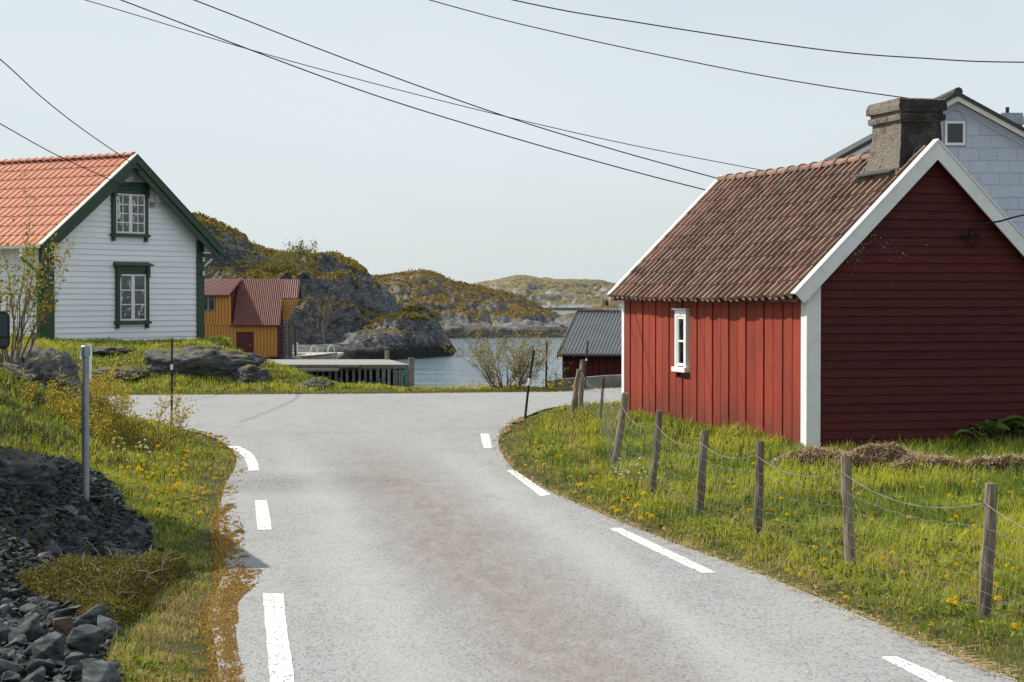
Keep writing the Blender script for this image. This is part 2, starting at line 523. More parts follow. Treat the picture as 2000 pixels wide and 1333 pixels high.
M = dict(
    boards=mat_boards(), gable=mat_gable(),
    white=mat_whitepaint('white_siding_paint', (.84, .86, .89), (.75, .77, .79), (.7, .7, 3), .5),
    trim=mat_whitepaint('weathered_white_trim', (.74, .75, .75), (.58, .59, .59), (2.2, 2.2, 2.2), .48),
    sash=mat_whitepaint('white_sash_paint', (.78, .78, .76), (.62, .60, .55), (3, 3, 3), .5),
    green=simple('dark_green_paint', (.017, .050, .026), (.026, .068, .036), 5, (3, 3, 1), .45, .15, spec=.4),
    pipe_green=simple('green_drainpipe_paint', (.045, .16, .045), (.06, .19, .06), 6, rough=.4, spec=.4),  # brighter green than the house trim
    asphalt=mat_asphalt(), marking=mat_marking(), ground=mat_ground(), sea=mat_sea(),
    grass=mat_tint('grass_blade', .30), leaf=mat_tint('leaf', .35), petal=mat_tint('petal', .3, .7),
    straw=mat_tint('dry_straw', .15, .8, .1),
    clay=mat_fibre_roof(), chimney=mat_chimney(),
    orange=simple('orange_tile_paint', (.37, .118, .06), (.48, .175, .092), 1.4, (1, 1, 1), .45, .1, spec=.35, obj_random=.05),
    post=mat_wood('weathered_post', (.13, .10, .07), (.30, .255, .20), (.055, .042, .032)),
    pier=mat_wood('pier_timber', (.13, .115, .09), (.25, .23, .19), (.06, .053, .04)),
    deck=simple('pale_deck_boards', (.46, .44, .41), (.33, .31, .28), 3, (1, 6, 1), .85, .2, obj_random=.12),
    ochre=simple('ochre_board_paint', (.50, .235, .050), (.43, .185, .036), 2.5, (6, 6, .6), .65, .2),
    rust_roof=simple('red_sheet_roof', (.19, .072, .056), (.155, .06, .048), 1.5, (1, 1, 1), .5, .0, spec=.35),
    maroon=mat_flat('maroon_paint', (.085, .012, .012), .6),
    slate=simple('black_sheet_roof', (.075, .085, .092), (.10, .11, .115), 2, rough=.4, bump=0, spec=.45),
    blue=simple('blue_grey_shingle', (.41, .455, .54), (.46, .505, .59), 5, (1, 1, 3), .7, .1, obj_random=.05),
    cream=mat_whitepaint('cream_fascia', (.66, .63, .54), (.52, .50, .42), (2, 2, 2)),
    roofdark=mat_flat('dark_roof_felt', (.055, .058, .06), .7, .25),
    concrete=simple('grey_concrete', (.30, .29, .27), (.17, .165, .155), 3, rough=.9, bump=.5, bdist=.02),
    stone=mat_rock('foundation_stone', (.12, .115, .11), (.30, .29, .27), moss=(.14, .13, .05), mossz=.95),
    rubble=mat_rock('blasted_rock', (.012, .015, .018), (.125, .138, .142), (.34, .35, .345), mossz=3.0, lich=.66, sc=3.0),
    rubble_warm=mat_rock('rusty_rock', (.12, .075, .05), (.24, .17, .13), (.30, .25, .2), mossz=3.0, lich=.66, sc=3.0),
    rock=mat_rock('bedrock', (.030, .030, .033), (.135, .138, .142), (.34, .34, .33), mossz=.86, lich=.60, sc=2.2),
    steel=simple('galvanised_steel', (.32, .35, .37), (.22, .25, .27), 6, (2, 2, 1), .45, .1, spec=.5, metal=.45),
    wire=mat_flat('wire_zinc', (.22, .23, .22), .6, .3, .2),
    cable=mat_flat('black_cable', (.012, .012, .014), .6, .3),
    black=mat_flat('black_plastic', (.015, .016, .018), .5, .4),
    rust=simple('rusty_iron', (.14, .055, .03), (.08, .035, .022), 12, rough=.9, bump=.3),
    near_black=mat_flat('dark_void', (.02, .018, .016), .95, .1),  # near-black colour standing in for shade in openings and behind parts
    glass=mat_glass(), curtain=mat_flat('pale_curtain', (.55, .55, .53), .9, .05),
    porcelain=mat_flat('white_porcelain', (.75, .75, .73), .25, .5),
    twig=simple('bark', (.12, .085, .06), (.20, .16, .125), 12, (1, 1, .3), .9, .3),
    bark=simple('pale_bark', (.20, .17, .14), (.12, .10, .08), 12, (1, 1, .3), .9, .3),
    vanpaint=mat_flat('grey_van_paint', (.10, .11, .12), .25, .6),
    vanglass=mat_flat('van_window_glass', (.01, .012, .014), .06, .6),
    tyre=mat_flat('tyre_rubber', (.02, .02, .02), .85, .2),
    mirror=mat_flat('dark_mirror_glass', (.02, .045, .05), .08, .35, 0.0),  # dark teal reflection painted into the glass colour
    redlamp=mat_flat('red_lamp_plastic', (.35, .01, .01), .25, .5),
    rope=mat_flat('turquoise_rope', (.02, .22, .22), .8, .2),
    moss=mat_tint('roadside_moss', .1, .95, .05),
)

# ------------------------------------------------------------------ road outline on the ground
def g2(px, py):
    p = gp(px, py)
    return (p.x, p.y)
left_edge = [(.70, -7), (-.55, 3), (-1.25, 8)] + [g2(*p) for p in [(428, 1333), (414, 1200), (436, 1120), (428, 1010), (440, 950), (462, 905), (446, 872), (402, 850), (340, 836), (285, 824)]] + [(-10.5, 41.4), (-16, 42.3), (-40, 45)]
far_edge = [(-40, 54.5), (-20, 51.4)] + [g2(*p) for p in [(230, 773), (420, 772), (600, 771), (780, 770), (900, 768.5), (1000, 767.5), (1100, 766), (1216, 759)]] + [(8, 54), (25, 53)]
right_edge = [(25, 46), (8, 46.6)] + [g2(*p) for p in [(1216, 789), (1100, 794), (1028, 814), (988, 836), (974, 870), (1016, 930), (1122, 983), (1300, 1056), (1500, 1130), (1700, 1214), (1860, 1284), (1990, 1333)]] + [(5.1, 4), (7.4, -7)]
def smooth_line(pts, k=6):
    P = np.array(pts, float); out = []
    for i in range(len(P) - 1):
        p0, p1, p2, p3 = P[max(i - 1, 0)], P[i], P[i + 1], P[min(i + 2, len(P) - 1)]
        # centripetal-ish: keep tangents short where spacing is uneven
        l = np.linalg.norm(p2 - p1)
        m1 = (p2 - p0) / max(np.linalg.norm(p2 - p0), 1e-6) * l
        m2 = (p3 - p1) / max(np.linalg.norm(p3 - p1), 1e-6) * l
        for j in range(k):
            t = j / k
            out.append((2 * t**3 - 3 * t**2 + 1) * p1 + (t**3 - 2 * t**2 + t) * m1 + (-2 * t**3 + 3 * t**2) * p2 + (t**3 - t**2) * m2)
    out.append(P[-1])
    return [tuple(p) for p in out]
LE, FE, RE = smooth_line(left_edge), smooth_line(far_edge), smooth_line(right_edge)
ROAD = LE + FE + RE
_RA = np.array(ROAD)
def poly_sd(X, Y, P):
    """signed distance to polygon P, negative inside"""
    X = np.asarray(X, float); Y = np.asarray(Y, float)
    d2 = np.full(X.shape, 1e9); ins = np.zeros(X.shape, bool)
    n = len(P)
    for i in range(n):
        ax, ay = P[i]; bx, by = P[(i + 1) % n]
        ex, ey = bx - ax, by - ay
        l2 = ex * ex + ey * ey + 1e-12
        t = np.clip(((X - ax) * ex + (Y - ay) * ey) / l2, 0, 1)
        d2 = np.minimum(d2, (X - ax - t * ex) ** 2 + (Y - ay - t * ey) ** 2)
        c = (ay > Y) != (by > Y)
        xi = ax + (Y - ay) * ex / (ey if abs(ey) > 1e-12 else 1e-12)
        ins ^= c & (X < xi)
    return np.where(ins, -1, 1) * np.sqrt(d2)
ROADP = _RA
def road_sd(X, Y):
    return poly_sd(X, Y, ROADP)

def height(X, Y, sd=None):
    X = np.asarray(X, float); Y = np.asarray(Y, float)
    if sd is None: sd = road_sd(X, Y)
    out = ss(.0, .5, sd)
    z = -.03 + .07 * out + .12 * (fbm(X * .5, Y * .5, 0, 3) - .5) * ss(.2, 2, sd) * 2 * .6
    z = z + .05 * (fbm(X * 2.1, Y * 2.1, 0, 13, 3) - .5) * ss(.1, 1, sd)
    pad = .55 * ss(-3.75 - .05 * (Y - 14), -5.0 - .05 * (Y - 14), X) * ss(26.5, 23.5, Y) * ss(9, 13, Y)
    mound = 1.75 * np.exp(-(((X + 9.8) / 3.0) ** 2 + ((Y - 31) / 5.0) ** 2)) * ss(.1, 3.0, sd)
    z = z + np.maximum(pad, mound * (1 + .35 * (fbm(X * .9, Y * .9, 0, 21) - .5)))
    plat = np.interp(X, [-30, -17, -13, -11, -9.6, -8.6, -7.5, -6.8, -5.8, -2.9, -1], [1.3, 1.12, .90, .86, .88, .78, .60, .42, .28, .05, 0]) * ss(50.9, 56.5, Y)
    z = z + plat + .34 * np.exp(-(((X + 8.5) / 1.9) ** 2 + ((Y - 55.9) / 1.1) ** 2))
    z = z + .34 * (fbm(X * 1.1, Y * 1.1, 0, 33, 3) - .5) * ss(-4.6, -6.2, X) * ss(22.5, 25, Y) * ss(37, 34, Y) * ss(.2, 1.5, sd) * 2
    crest = 53.4 + 3 * ss(-4, -8, X) + 19 * ss(-8.6, -11, X) + 40 * ss(5.5, 9, X)
    z = z - 8.5 * ss(0, 15, Y - crest) - .9 * ss(80, 95, Y)
    low = (X > .4) & (Y > 55) & (Y < 72)
    z = np.where(low, np.maximum(z, -1.35), z)
    return z
def hz(x, y):
    return float(height(np.array([x]), np.array([y]))[0])

# ground
gx = np.unique(np.concatenate([np.arange(-70, -14, 1.0), np.arange(-14, 14, .16), np.arange(14, 71, 1.0)]))
gy = np.unique(np.concatenate([np.arange(-12, 10, .5), np.arange(10, 60, .16), np.arange(60, 110, .6)]))
GX, GY = np.meshgrid(gx, gy)
Z = height(GX.ravel(), GY.ravel())
g = link('ground', fast_mesh('ground', np.stack([GX.ravel(), GY.ravel(), Z], 1), grid_faces(len(gx), len(gy)), True), M['ground'])
tag(g, 'grassy earth on both sides of the narrow road', kind='structure')

# sea
me = fast_mesh('sea', np.array([(-4000, 40, -3.6), (4000, 40, -3.6), (4000, 7000, -3.6), (-4000, 7000, -3.6)]), np.array([[0, 1, 2, 3]]))
tag(link('sea', me, M['sea']), 'rippled grey blue fjord water', kind='structure')

# road sheet
bm = bmesh.new()
vs = [bm.verts.new((x, y, 0.0)) for x, y in ROAD]
es = [bm.edges.new((vs[i], vs[(i + 1) % len(vs)])) for i in range(len(vs))]
bmesh.ops.triangle_fill(bm, use_beauty=True, edges=es)
bmesh.ops.recalc_face_normals(bm, faces=bm.faces)
# a shallow thickness so the edge of the asphalt is a real edge
r = bmesh.ops.extrude_face_region(bm, geom=list(bm.faces))
for e in r['geom']:
    if isinstance(e, bmesh.types.BMVert): e.co.z += .012
bmesh.ops.recalc_face_normals(bm, faces=bm.faces)
me = bpy.data.meshes.new('road'); bm.to_mesh(me); bm.free()
road = tag(link('road', me, M['asphalt']), 'narrow worn grey asphalt road meeting a cross road', kind='structure')
ROADZ = .012
def marking(pxs):
    pts = [g2(*p) for p in pxs]
    n = len(pts) // 2
    a, b = pts[:n], pts[n:][::-1]          # two long sides
    k = 14
    A, B = smooth_line(a, k), smooth_line(b, k)
    V, F = [], []
    rr = random.Random(len(COL.objects))
    for (x1, y1), (x2, y2) in zip(A, B):
        j1, j2 = rr.uniform(-.004, .004), rr.uniform(-.004, .004)
        V += [(x1 + j1, y1, ROADZ + .004), (x2 + j2, y2, ROADZ + .004)]
    for i in range(len(A) - 1):
        F.append((2 * i, 2 * i + 1, 2 * i + 3, 2 * i + 2))
    mb = MB(); mb.add(V, F)
    link('edge_line', mb.mesh('edge_line'), M['marking'], road)
marking([(513, 1163), (522, 1270), (533, 1420), (588, 1420), (566, 1270), (553, 1163)])
marking([(498, 980), (500, 1010), (503, 1038), (531, 1038), (527, 1010), (521, 980)])
marking([(443, 873), (470, 889), (481, 905), (485, 922), (506, 921), (502, 903), (490, 886), (468, 874)])
marking([(1187, 1034), (1280, 1080), (1370, 1123), (1399, 1122), (1304, 1077), (1212, 1034)])
marking([(990, 921), (1022, 946), (1056, 972), (1076, 969), (1040, 944), (1006, 921)])
marking([(938, 849), (941, 863), (945, 877), (961, 877), (958, 863), (955, 849)])
marking([(1716, 1287), (1800, 1330), (1990, 1430), (2040, 1430), (1850, 1330), (1752, 1287)])

# ------------------------------------------------------------------ hills across the water
ZS = -3.6
def hill(name, label, outline, dr, front, dback, seed, amp, m, nx=300, ny=220, power=.55, step=1.0, fx=.12, xfade=.06, tilt=0.0):
    """outline: silhouette in photo pixels at distance dr; front: waterline (px, distance)"""
    P = [at(px, py, dr) for px, py in outline]
    xs = np.array([p.x for p in P]); zr = np.array([p.z for p in P])
    fxs = np.array([(px - 1000) / FPX * d for px, d in front]); fd = np.array([d for _, d in front], float)
    X = np.linspace(xs[0], xs[-1], nx)
    v = np.concatenate([np.linspace(-.06, 1, int(ny * .78)), np.linspace(1.02, 2.0, ny - int(ny * .78))])
    XX, VV = np.meshgrid(X, v)
    ridge = np.interp(X, xs, zr)[None, :]
    yf = np.interp(X, fxs, fd)[None, :]
    # the ridge wanders in depth, so that no two spurs line up
    yr = dr + (fbm(XX * fx * .5, 0 * XX, 0, seed + 40) - .5) * (dr - fd.mean()) * .35
    YY = np.where(VV < 1, yf + (yr - yf) * VV, yr + (dback - dr) * (VV - 1))
    h = np.where(VV < 1, np.sign(VV) * np.abs(VV) ** power, np.cos(np.clip(VV - 1, 0, 1) * np.pi / 2) ** .8 * 1.25 - .25)
    Zb = ZS + (ridge - ZS) * h
    lift = np.clip((Zb - ZS) / 2.5, 0, 1)
    f1 = fbm(XX * fx, YY * fx, 0, seed, 5)
    # rounded terraces: steep faces between gentle tops
    k = 1.0 / step
    q = (Zb + (f1 - .5) * amp * 3.0 + XX * tilt) * k
    fl = np.floor(q)
    fr = q - fl
    Zt = Zb + ((fl + ss(.15, .45, fr) * .85 + .15 * fr) - q) / k * 1.25 + (f1 - .5) * amp * 1.2
    w1, w2, cid = worley(XX * fx * 1.5 + f1, YY * fx * 1.5, Zb * fx * 1.2, seed + 9)
    Zt = Zt - ss(.16, 0, w2 - w1) * amp * .28 + (cid - .5) * amp * .18
    Zt = Zt + (fbm(XX * fx * 5, YY * fx * 5, 0, seed + 3, 4) - .5) * amp * .8 + (fbm(XX * fx * 16, YY * fx * 16, 0, seed + 4, 4) - .5) * amp * .5
    wr = ss(.45, .95, VV)
    Zf = Zt * (1 - wr) + (Zb + (Zt - Zb) * .30) * wr
    Zf = Zb + (Zf - Zb) * lift * (ss(1.35, .98, VV) * .6 + .4)
    e = ss(0, xfade, (XX - X[0]) / (X[-1] - X[0])) * ss(1, 1 - xfade, (XX - X[0]) / (X[-1] - X[0]))
    Zf = (ZS - 1.2) + (Zf - ZS + 1.2) * e
    jx = (fbm(XX * fx * 3, YY * fx * 3, Zf * fx * 3, seed + 7, 3) - .5) * amp * .7 * lift
    jy = (fbm(XX * fx * 3, YY * fx * 3, Zf * fx * 3, seed + 8, 3) - .5) * amp * .7 * lift
    V = np.stack([(XX + jx).ravel(), (YY + jy).ravel(), Zf.ravel()], 1)
    o = link(name, fast_mesh(name, V, grid_faces(nx, len(v)), True), m)
    tag(o, label, kind='structure')
    return o, V, nx, len(v)
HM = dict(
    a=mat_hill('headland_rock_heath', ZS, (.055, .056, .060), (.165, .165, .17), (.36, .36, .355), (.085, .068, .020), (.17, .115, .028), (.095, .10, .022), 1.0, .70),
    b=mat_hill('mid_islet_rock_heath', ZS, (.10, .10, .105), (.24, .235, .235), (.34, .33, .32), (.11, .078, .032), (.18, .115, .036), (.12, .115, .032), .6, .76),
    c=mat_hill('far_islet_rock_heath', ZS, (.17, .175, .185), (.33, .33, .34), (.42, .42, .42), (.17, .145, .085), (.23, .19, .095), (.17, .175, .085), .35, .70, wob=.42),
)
HA = hill('headland', 'steep rocky headland with mossy heath ledges behind the boathouse',
     [(120, 560), (200, 470), (300, 440), (388, 424), (410, 430), (440, 452), (500, 480), (540, 492), (600, 500), (650, 497), (690, 520), (715, 538), (740, 560), (752, 585), (762, 640), (775, 690), (790, 720)],
     232, [(100, 196), (560, 196), (690, 204), (800, 212)], 300, 11, 2.0, HM['a'], 520, 380, .46, 3.4, .11, .05, .06)
HP = hill('rocky_point', 'low dark rocky point running out into the water',
     [(540, 700), (575, 680), (620, 668), (680, 655), (720, 640), (760, 618), (800, 606), (828, 606), (848, 620), (862, 645), (878, 672), (892, 688), (900, 705)],
     208, [(540, 186), (640, 187), (760, 192), (860, 204), (900, 208)], 232, 23, 1.0, HM['a'], 320, 170, .5, 1.5, .17, .07, .05)
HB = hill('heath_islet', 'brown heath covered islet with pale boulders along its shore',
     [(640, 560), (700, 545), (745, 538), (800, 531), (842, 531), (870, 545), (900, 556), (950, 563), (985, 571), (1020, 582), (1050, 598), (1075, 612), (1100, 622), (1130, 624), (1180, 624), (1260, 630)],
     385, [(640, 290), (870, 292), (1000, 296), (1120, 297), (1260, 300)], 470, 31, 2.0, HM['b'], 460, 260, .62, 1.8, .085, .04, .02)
hill('grassy_isthmus', 'grassy spit of land behind the dark roofed shed',
     [(1040, 640), (1090, 620), (1130, 608), (1170, 598), (1200, 590), (1240, 574), (1300, 560), (1400, 550), (1500, 570)],
     350, [(1040, 318), (1120, 312), (1300, 300), (1500, 300)], 400, 47, 1.0, HM['b'], 240, 150, .8, 1.0, .10, .05)
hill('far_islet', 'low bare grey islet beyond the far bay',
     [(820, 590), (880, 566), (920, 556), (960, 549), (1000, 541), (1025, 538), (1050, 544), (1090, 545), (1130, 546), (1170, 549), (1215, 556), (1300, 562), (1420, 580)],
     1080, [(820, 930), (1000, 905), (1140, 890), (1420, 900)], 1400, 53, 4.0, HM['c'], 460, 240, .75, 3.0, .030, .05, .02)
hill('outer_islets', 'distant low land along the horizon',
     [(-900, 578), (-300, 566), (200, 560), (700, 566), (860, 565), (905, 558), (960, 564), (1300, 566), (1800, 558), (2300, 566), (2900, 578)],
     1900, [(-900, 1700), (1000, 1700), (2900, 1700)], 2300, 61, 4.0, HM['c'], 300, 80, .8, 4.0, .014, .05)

# shore below the road, under the boathouse and quay
sx, sy = np.linspace(-46, -12.5, 110), np.linspace(100, 196, 150)
SX, SY = np.meshgrid(sx, sy)
edge = ss(-12.5, -17.5, SX) * ss(100, 116, SY)
SZ = -5.2 + 3.05 * edge + (fbm(SX * .4, SY * .4, 0, 77) - .5) * .5
SZ = np.where((np.abs(SX + 22) < 9) & (SY > 146), np.minimum(SZ, -2.2), SZ)
o = link('shore', fast_mesh('shore', np.stack([SX.ravel(), SY.ravel(), SZ.ravel()], 1), grid_faces(110, 150), True), HM['a'])
tag(o, 'low rocky shore under the boathouse and the timber quay', kind='structure')

# ------------------------------------------------------------------ rock outcrops
def rock_mesh(name, dims, seed, sub=4, facet=1.0, strata=0.0, flat=False):
    bm = bmesh.new()
    bmesh.ops.create_icosphere(bm, subdivisions=sub, radius=1.0)
    V = np.array([v.co[:] for v in bm.verts])
    F = np.array([[v.index for v in f.verts] for f in bm.faces])
    bm.free()
    n = V / np.linalg.norm(V, axis=1)[:, None]
    # cut by random planes -> angular faces
    rr = np.random.default_rng(seed)
    rad = np.ones(len(V))
    for _ in range(int(12 * facet)):
        d = rr.normal(size=3); d /= np.linalg.norm(d)
        c = rr.uniform(.62, .93)
        dot = n @ d
        lim = np.where(dot > .05, c / np.maximum(dot, .05), 9)
        rad = np.minimum(rad, lim)
    P = n * rad[:, None]
    if sub >= 3:
        f = fbm(P[:, 0] * 2.3 + seed, P[:, 1] * 2.3, P[:, 2] * 2.3, seed, 5)
        P = P * (1 + (f - .5) * .35)[:, None]
        if sub >= 5:
            P = P * (1 + (fbm(P[:, 0] * 8, P[:, 1] * 8, P[:, 2] * 16 + strata * P[:, 0] * 6, seed + 5, 4) - .5) * .26)[:, None]
        w1, w2, cid = worley(P[:, 0] * 2.2, P[:, 1] * 2.2, P[:, 2] * 3.5 + strata * P[:, 0], seed)
        P = P * (1 + (cid - .5) * .16 - ss(.14, 0, w2 - w1) * .07)[:, None]
    P = P * np.array(dims)
    return fast_mesh(name, P, F, not flat)
def outcrop(label, px, py, Y, dims, seed, rz=0, tilt=0, m='rock', sub=5, strata=.6, name='rock_outcrop', z=None, facet=1.2):
    p = at(px, py, Y)
    zz = hz(p.x, p.y) if z is None else z
    o = link(name, rock_mesh(name, dims, seed, sub, facet, strata), M[m])
    o.location = (p.x, p.y, zz)
    o.rotation_euler = (tilt, 0, rz)
    return tag(o, label, 'rock', 'rock outcrops')
outcrop('long dark rock ledge below the white house beside the cross road', 388, 722, 54.2, (2.0, 1.05, .60), 5, .06, 0, strata=.8)
outcrop('dark rock knob at the tapering end of the long ledge', 494, 730, 53.4, (.62, .7, .44), 15, .3)
outcrop('small mossy boulder alone on the grass verge before the pier', 618, 748, 52.6, (.52, .5, .30), 6, 0)
outcrop('flat fissured rock slab at the foot of the white house corner', 92, 690, 45.0, (1.25, 1.1, .42), 7, .35, .1, z=hz(*at(92, 690, 45).xy) + .15)
outcrop('thin grey slab showing through turf before the house wall', 208, 688, 56.0, (.72, .8, .22), 8, .2)
outcrop('rounded mossy rock bulging above the yellow green bush', 58, 730, 33.5, (.95, 1.2, .85), 9, .3, z=hz(*at(58, 730, 33.5).xy) + .02)
outcrop('low pale rock flush with the grass beside the cross road', 235, 742, 53.4, (.78, .9, .26), 10, 0)
outcrop('big dark smooth boulder in the shade at the top of the rubble bank', 10, 965, 20.6, (.55, .7, .34), 12, 0, facet=.6)

# ------------------------------------------------------------------ rubble bank
RUB = [(-7.0, 12.5), (-7.0, 22.5), (-5.15, 23.9), g2(215, 985), g2(300, 1040), g2(308, 1120), g2(240, 1180), g2(222, 1290), g2(206, 1360), (-2.2, 10.8), (-4.4, 10.8)]
def hull_stone(name, dims, seed, n=16):
    rr_ = np.random.default_rng(seed)
    P = rr_.normal(size=(n, 3)); P /= np.linalg.norm(P, axis=1)[:, None]
    P = P * rr_.uniform(.75, 1.05, (n, 1)) * np.array(dims)
    bm = bmesh.new()
    for p in P: bm.verts.new(p)
    r = bmesh.ops.convex_hull(bm, input=list(bm.verts))
    bmesh.ops.delete(bm, geom=[v for v in bm.verts if not v.link_faces], context='VERTS')
    bmesh.ops.bevel(bm, geom=list(bm.edges), offset=.03, segments=1, affect='EDGES')
    bmesh.ops.triangulate(bm, faces=list(bm.faces))
    bmesh.ops.recalc_face_normals(bm, faces=bm.faces)
    me = bpy.data.meshes.new(name); bm.to_mesh(me); bm.free()
    return me
variants = [hull_stone('stone', (1, rng.uniform(.6, .95), rng.uniform(.4, .7)), 100 + i, 12) for i in range(12)]
small_variants = [hull_stone('stone', (1, rng.uniform(.6, .95), rng.uniform(.35, .6)), 140 + i, 8) for i in range(6)]
for v in variants + small_variants: v.materials.append(M['rubble'])
warm = variants[3].copy(); warm.materials.clear(); warm.materials.append(M['rubble_warm'])
placed = []
def try_place(x, y, r, gap=.72):
    for (a, b, c) in placed:
        if (a - x) ** 2 + (b - y) ** 2 < ((c + r) * gap) ** 2: return False
    placed.append((x, y, r)); return True
def stone(x, y, r, me, label, group, lift=.25):
    o = link('stone', me)
    o.location = (x, y, hz(x, y) + r * lift)
    o.scale = (r, r, r)
    o.rotation_euler = (random.uniform(-.5, .5), random.uniform(-.5, .5), random.uniform(0, 6.3))
    tag(o, label, 'stone', group)
# the one pinkish block among the dark ones
p = g2(128, 1258); try_place(p[0], p[1], .15)
stone(p[0], p[1], .15, warm, 'rusty pink block lying among the dark stones by the roadside', None, .55)
cnt = 0
RP = np.array(RUB)
while cnt < 130:
    y = random.uniform(11.6, 15.9); x = random.uniform(-.262 * y - .5, -2.3)
    if poly_sd(np.array([x]), np.array([y]), RP)[0] > -.03: continue
    r = random.choice([.08, .10, .13, .16, .20]) * (1.0 if y < 14.6 else .75)
    if not try_place(x, y, r, .66) and random.random() > .02: continue
    cnt += 1
    stone(x, y, r, random.choice(variants), 'large dark angular stone in the sunlit rubble below the creeping juniper', 'large stones below the juniper', .42)
cnt = 0
while cnt < 160:
    y = random.uniform(15.9, 24); x = random.uniform(-.262 * y - .4, -2.8)
    if poly_sd(np.array([x]), np.array([y]), RP)[0] > -.02: continue
    r = random.choice([.05, .06, .075, .09, .13]) * 1.1
    if not try_place(x, y, r, .7) and random.random() > .05: continue
    cnt += 1
    stone(x, y, r, random.choice(variants), 'small dark broken stone on the shaded rubble bank', 'broken stones on the shaded bank', .35)
# the countless smaller chips between them
V, F = [], []
base = 0
sv = []
for me in small_variants:
    c = np.empty(len(me.vertices) * 3, np.float32); me.vertices.foreach_get('co', c)
    f = np.empty(len(me.polygons) * 3, np.int32); me.loops.foreach_get('vertex_index', f)
    sv.append((c.reshape(-1, 3), f.reshape(-1, 3)))
n = 12000
ys = rng.uniform(11.0, 24, n * 3); xs = -.262 * ys - .8 + rng.uniform(0, 3.6, n * 3)
sdv = poly_sd(xs, ys, RP)
ok = sdv < .10 * rng.random(n * 3) - .02
xs, ys = xs[ok][:n], ys[ok][:n]
zs = height(xs, ys)
for i in range(len(xs)):
    c, f = sv[i % 6]
    r = rng.choice([.022, .032, .042, .055, .075])
    a = rng.uniform(0, 6.28)
    ca, sa = math.cos(a), math.sin(a)
    q = c * r
    t = rng.uniform(-.5, .5)
    q = np.stack([q[:, 0] * ca - q[:, 1] * sa, q[:, 0] * sa + q[:, 1] * ca, q[:, 2] + q[:, 0] * t], 1)
    V.append(q + np.array([xs[i], ys[i], zs[i] + r * .3])); F.append(f + base); base += len(c)
o = link('rubble', fast_mesh('rubble', np.concatenate(V), np.concatenate(F)), M['rubble'])
tag(o, 'chips of broken dark rock filling the roadside bank', kind='stuff')

# ================================================================== buildings
def box_part(name, m, parent, *b):
    return MB().box(*b).build(name, m, parent)
def clap(x0a, x1a, x0b, x1b, z0, z1, yb, yt, yback=0.0):
    """one clapboard facing -y: wedge, bottom edge proud; x limits at the bottom (a) and top (b)"""
    return MB().hexa([(x0a, yb, z0), (x1a, yb, z0), (x1a, yback, z0), (x0a, yback, z0), (x0b, yt, z1), (x1b, yt, z1), (x1b, yback, z1), (x0b, yback, z1)])
def roof_frame(y0, x0, z0, theta):
    """matrix of a roof slope that rises along +x: X runs along -y, Y up the slope, Z outwards"""
    c, s = math.cos(theta), math.sin(theta)
    m = Matrix(((0, c, -s, x0), (-1, 0, 0, y0), (0, s, c, z0), (0, 0, 0, 1)))
    return m
def tile_mesh(name, prof, length, thick, lift):
    """roof tile: profile across X, length along Y; the lower end rides up on the course below"""
    n = len(prof)
    V, F = [], []
    for y, l in ((0, lift), (length, 0.0)):
        for x, z in prof: V.append((x, y, z + l))
    for x, z in prof: V.append((x, 0, z + lift - thick))
    for i in range(n - 1):
        F.append((i, i + 1, n + i + 1, n + i))
        F.append((2 * n + i, 2 * n + i + 1, i + 1, i))
    mb = MB(); mb.add(V, F)
    return mb.mesh(name, False, False)
def slope_prism(mb, pts, y0, y1):
    return mb.prism(pts, lambda a, b, t: (a, y1 if t else y0, b))
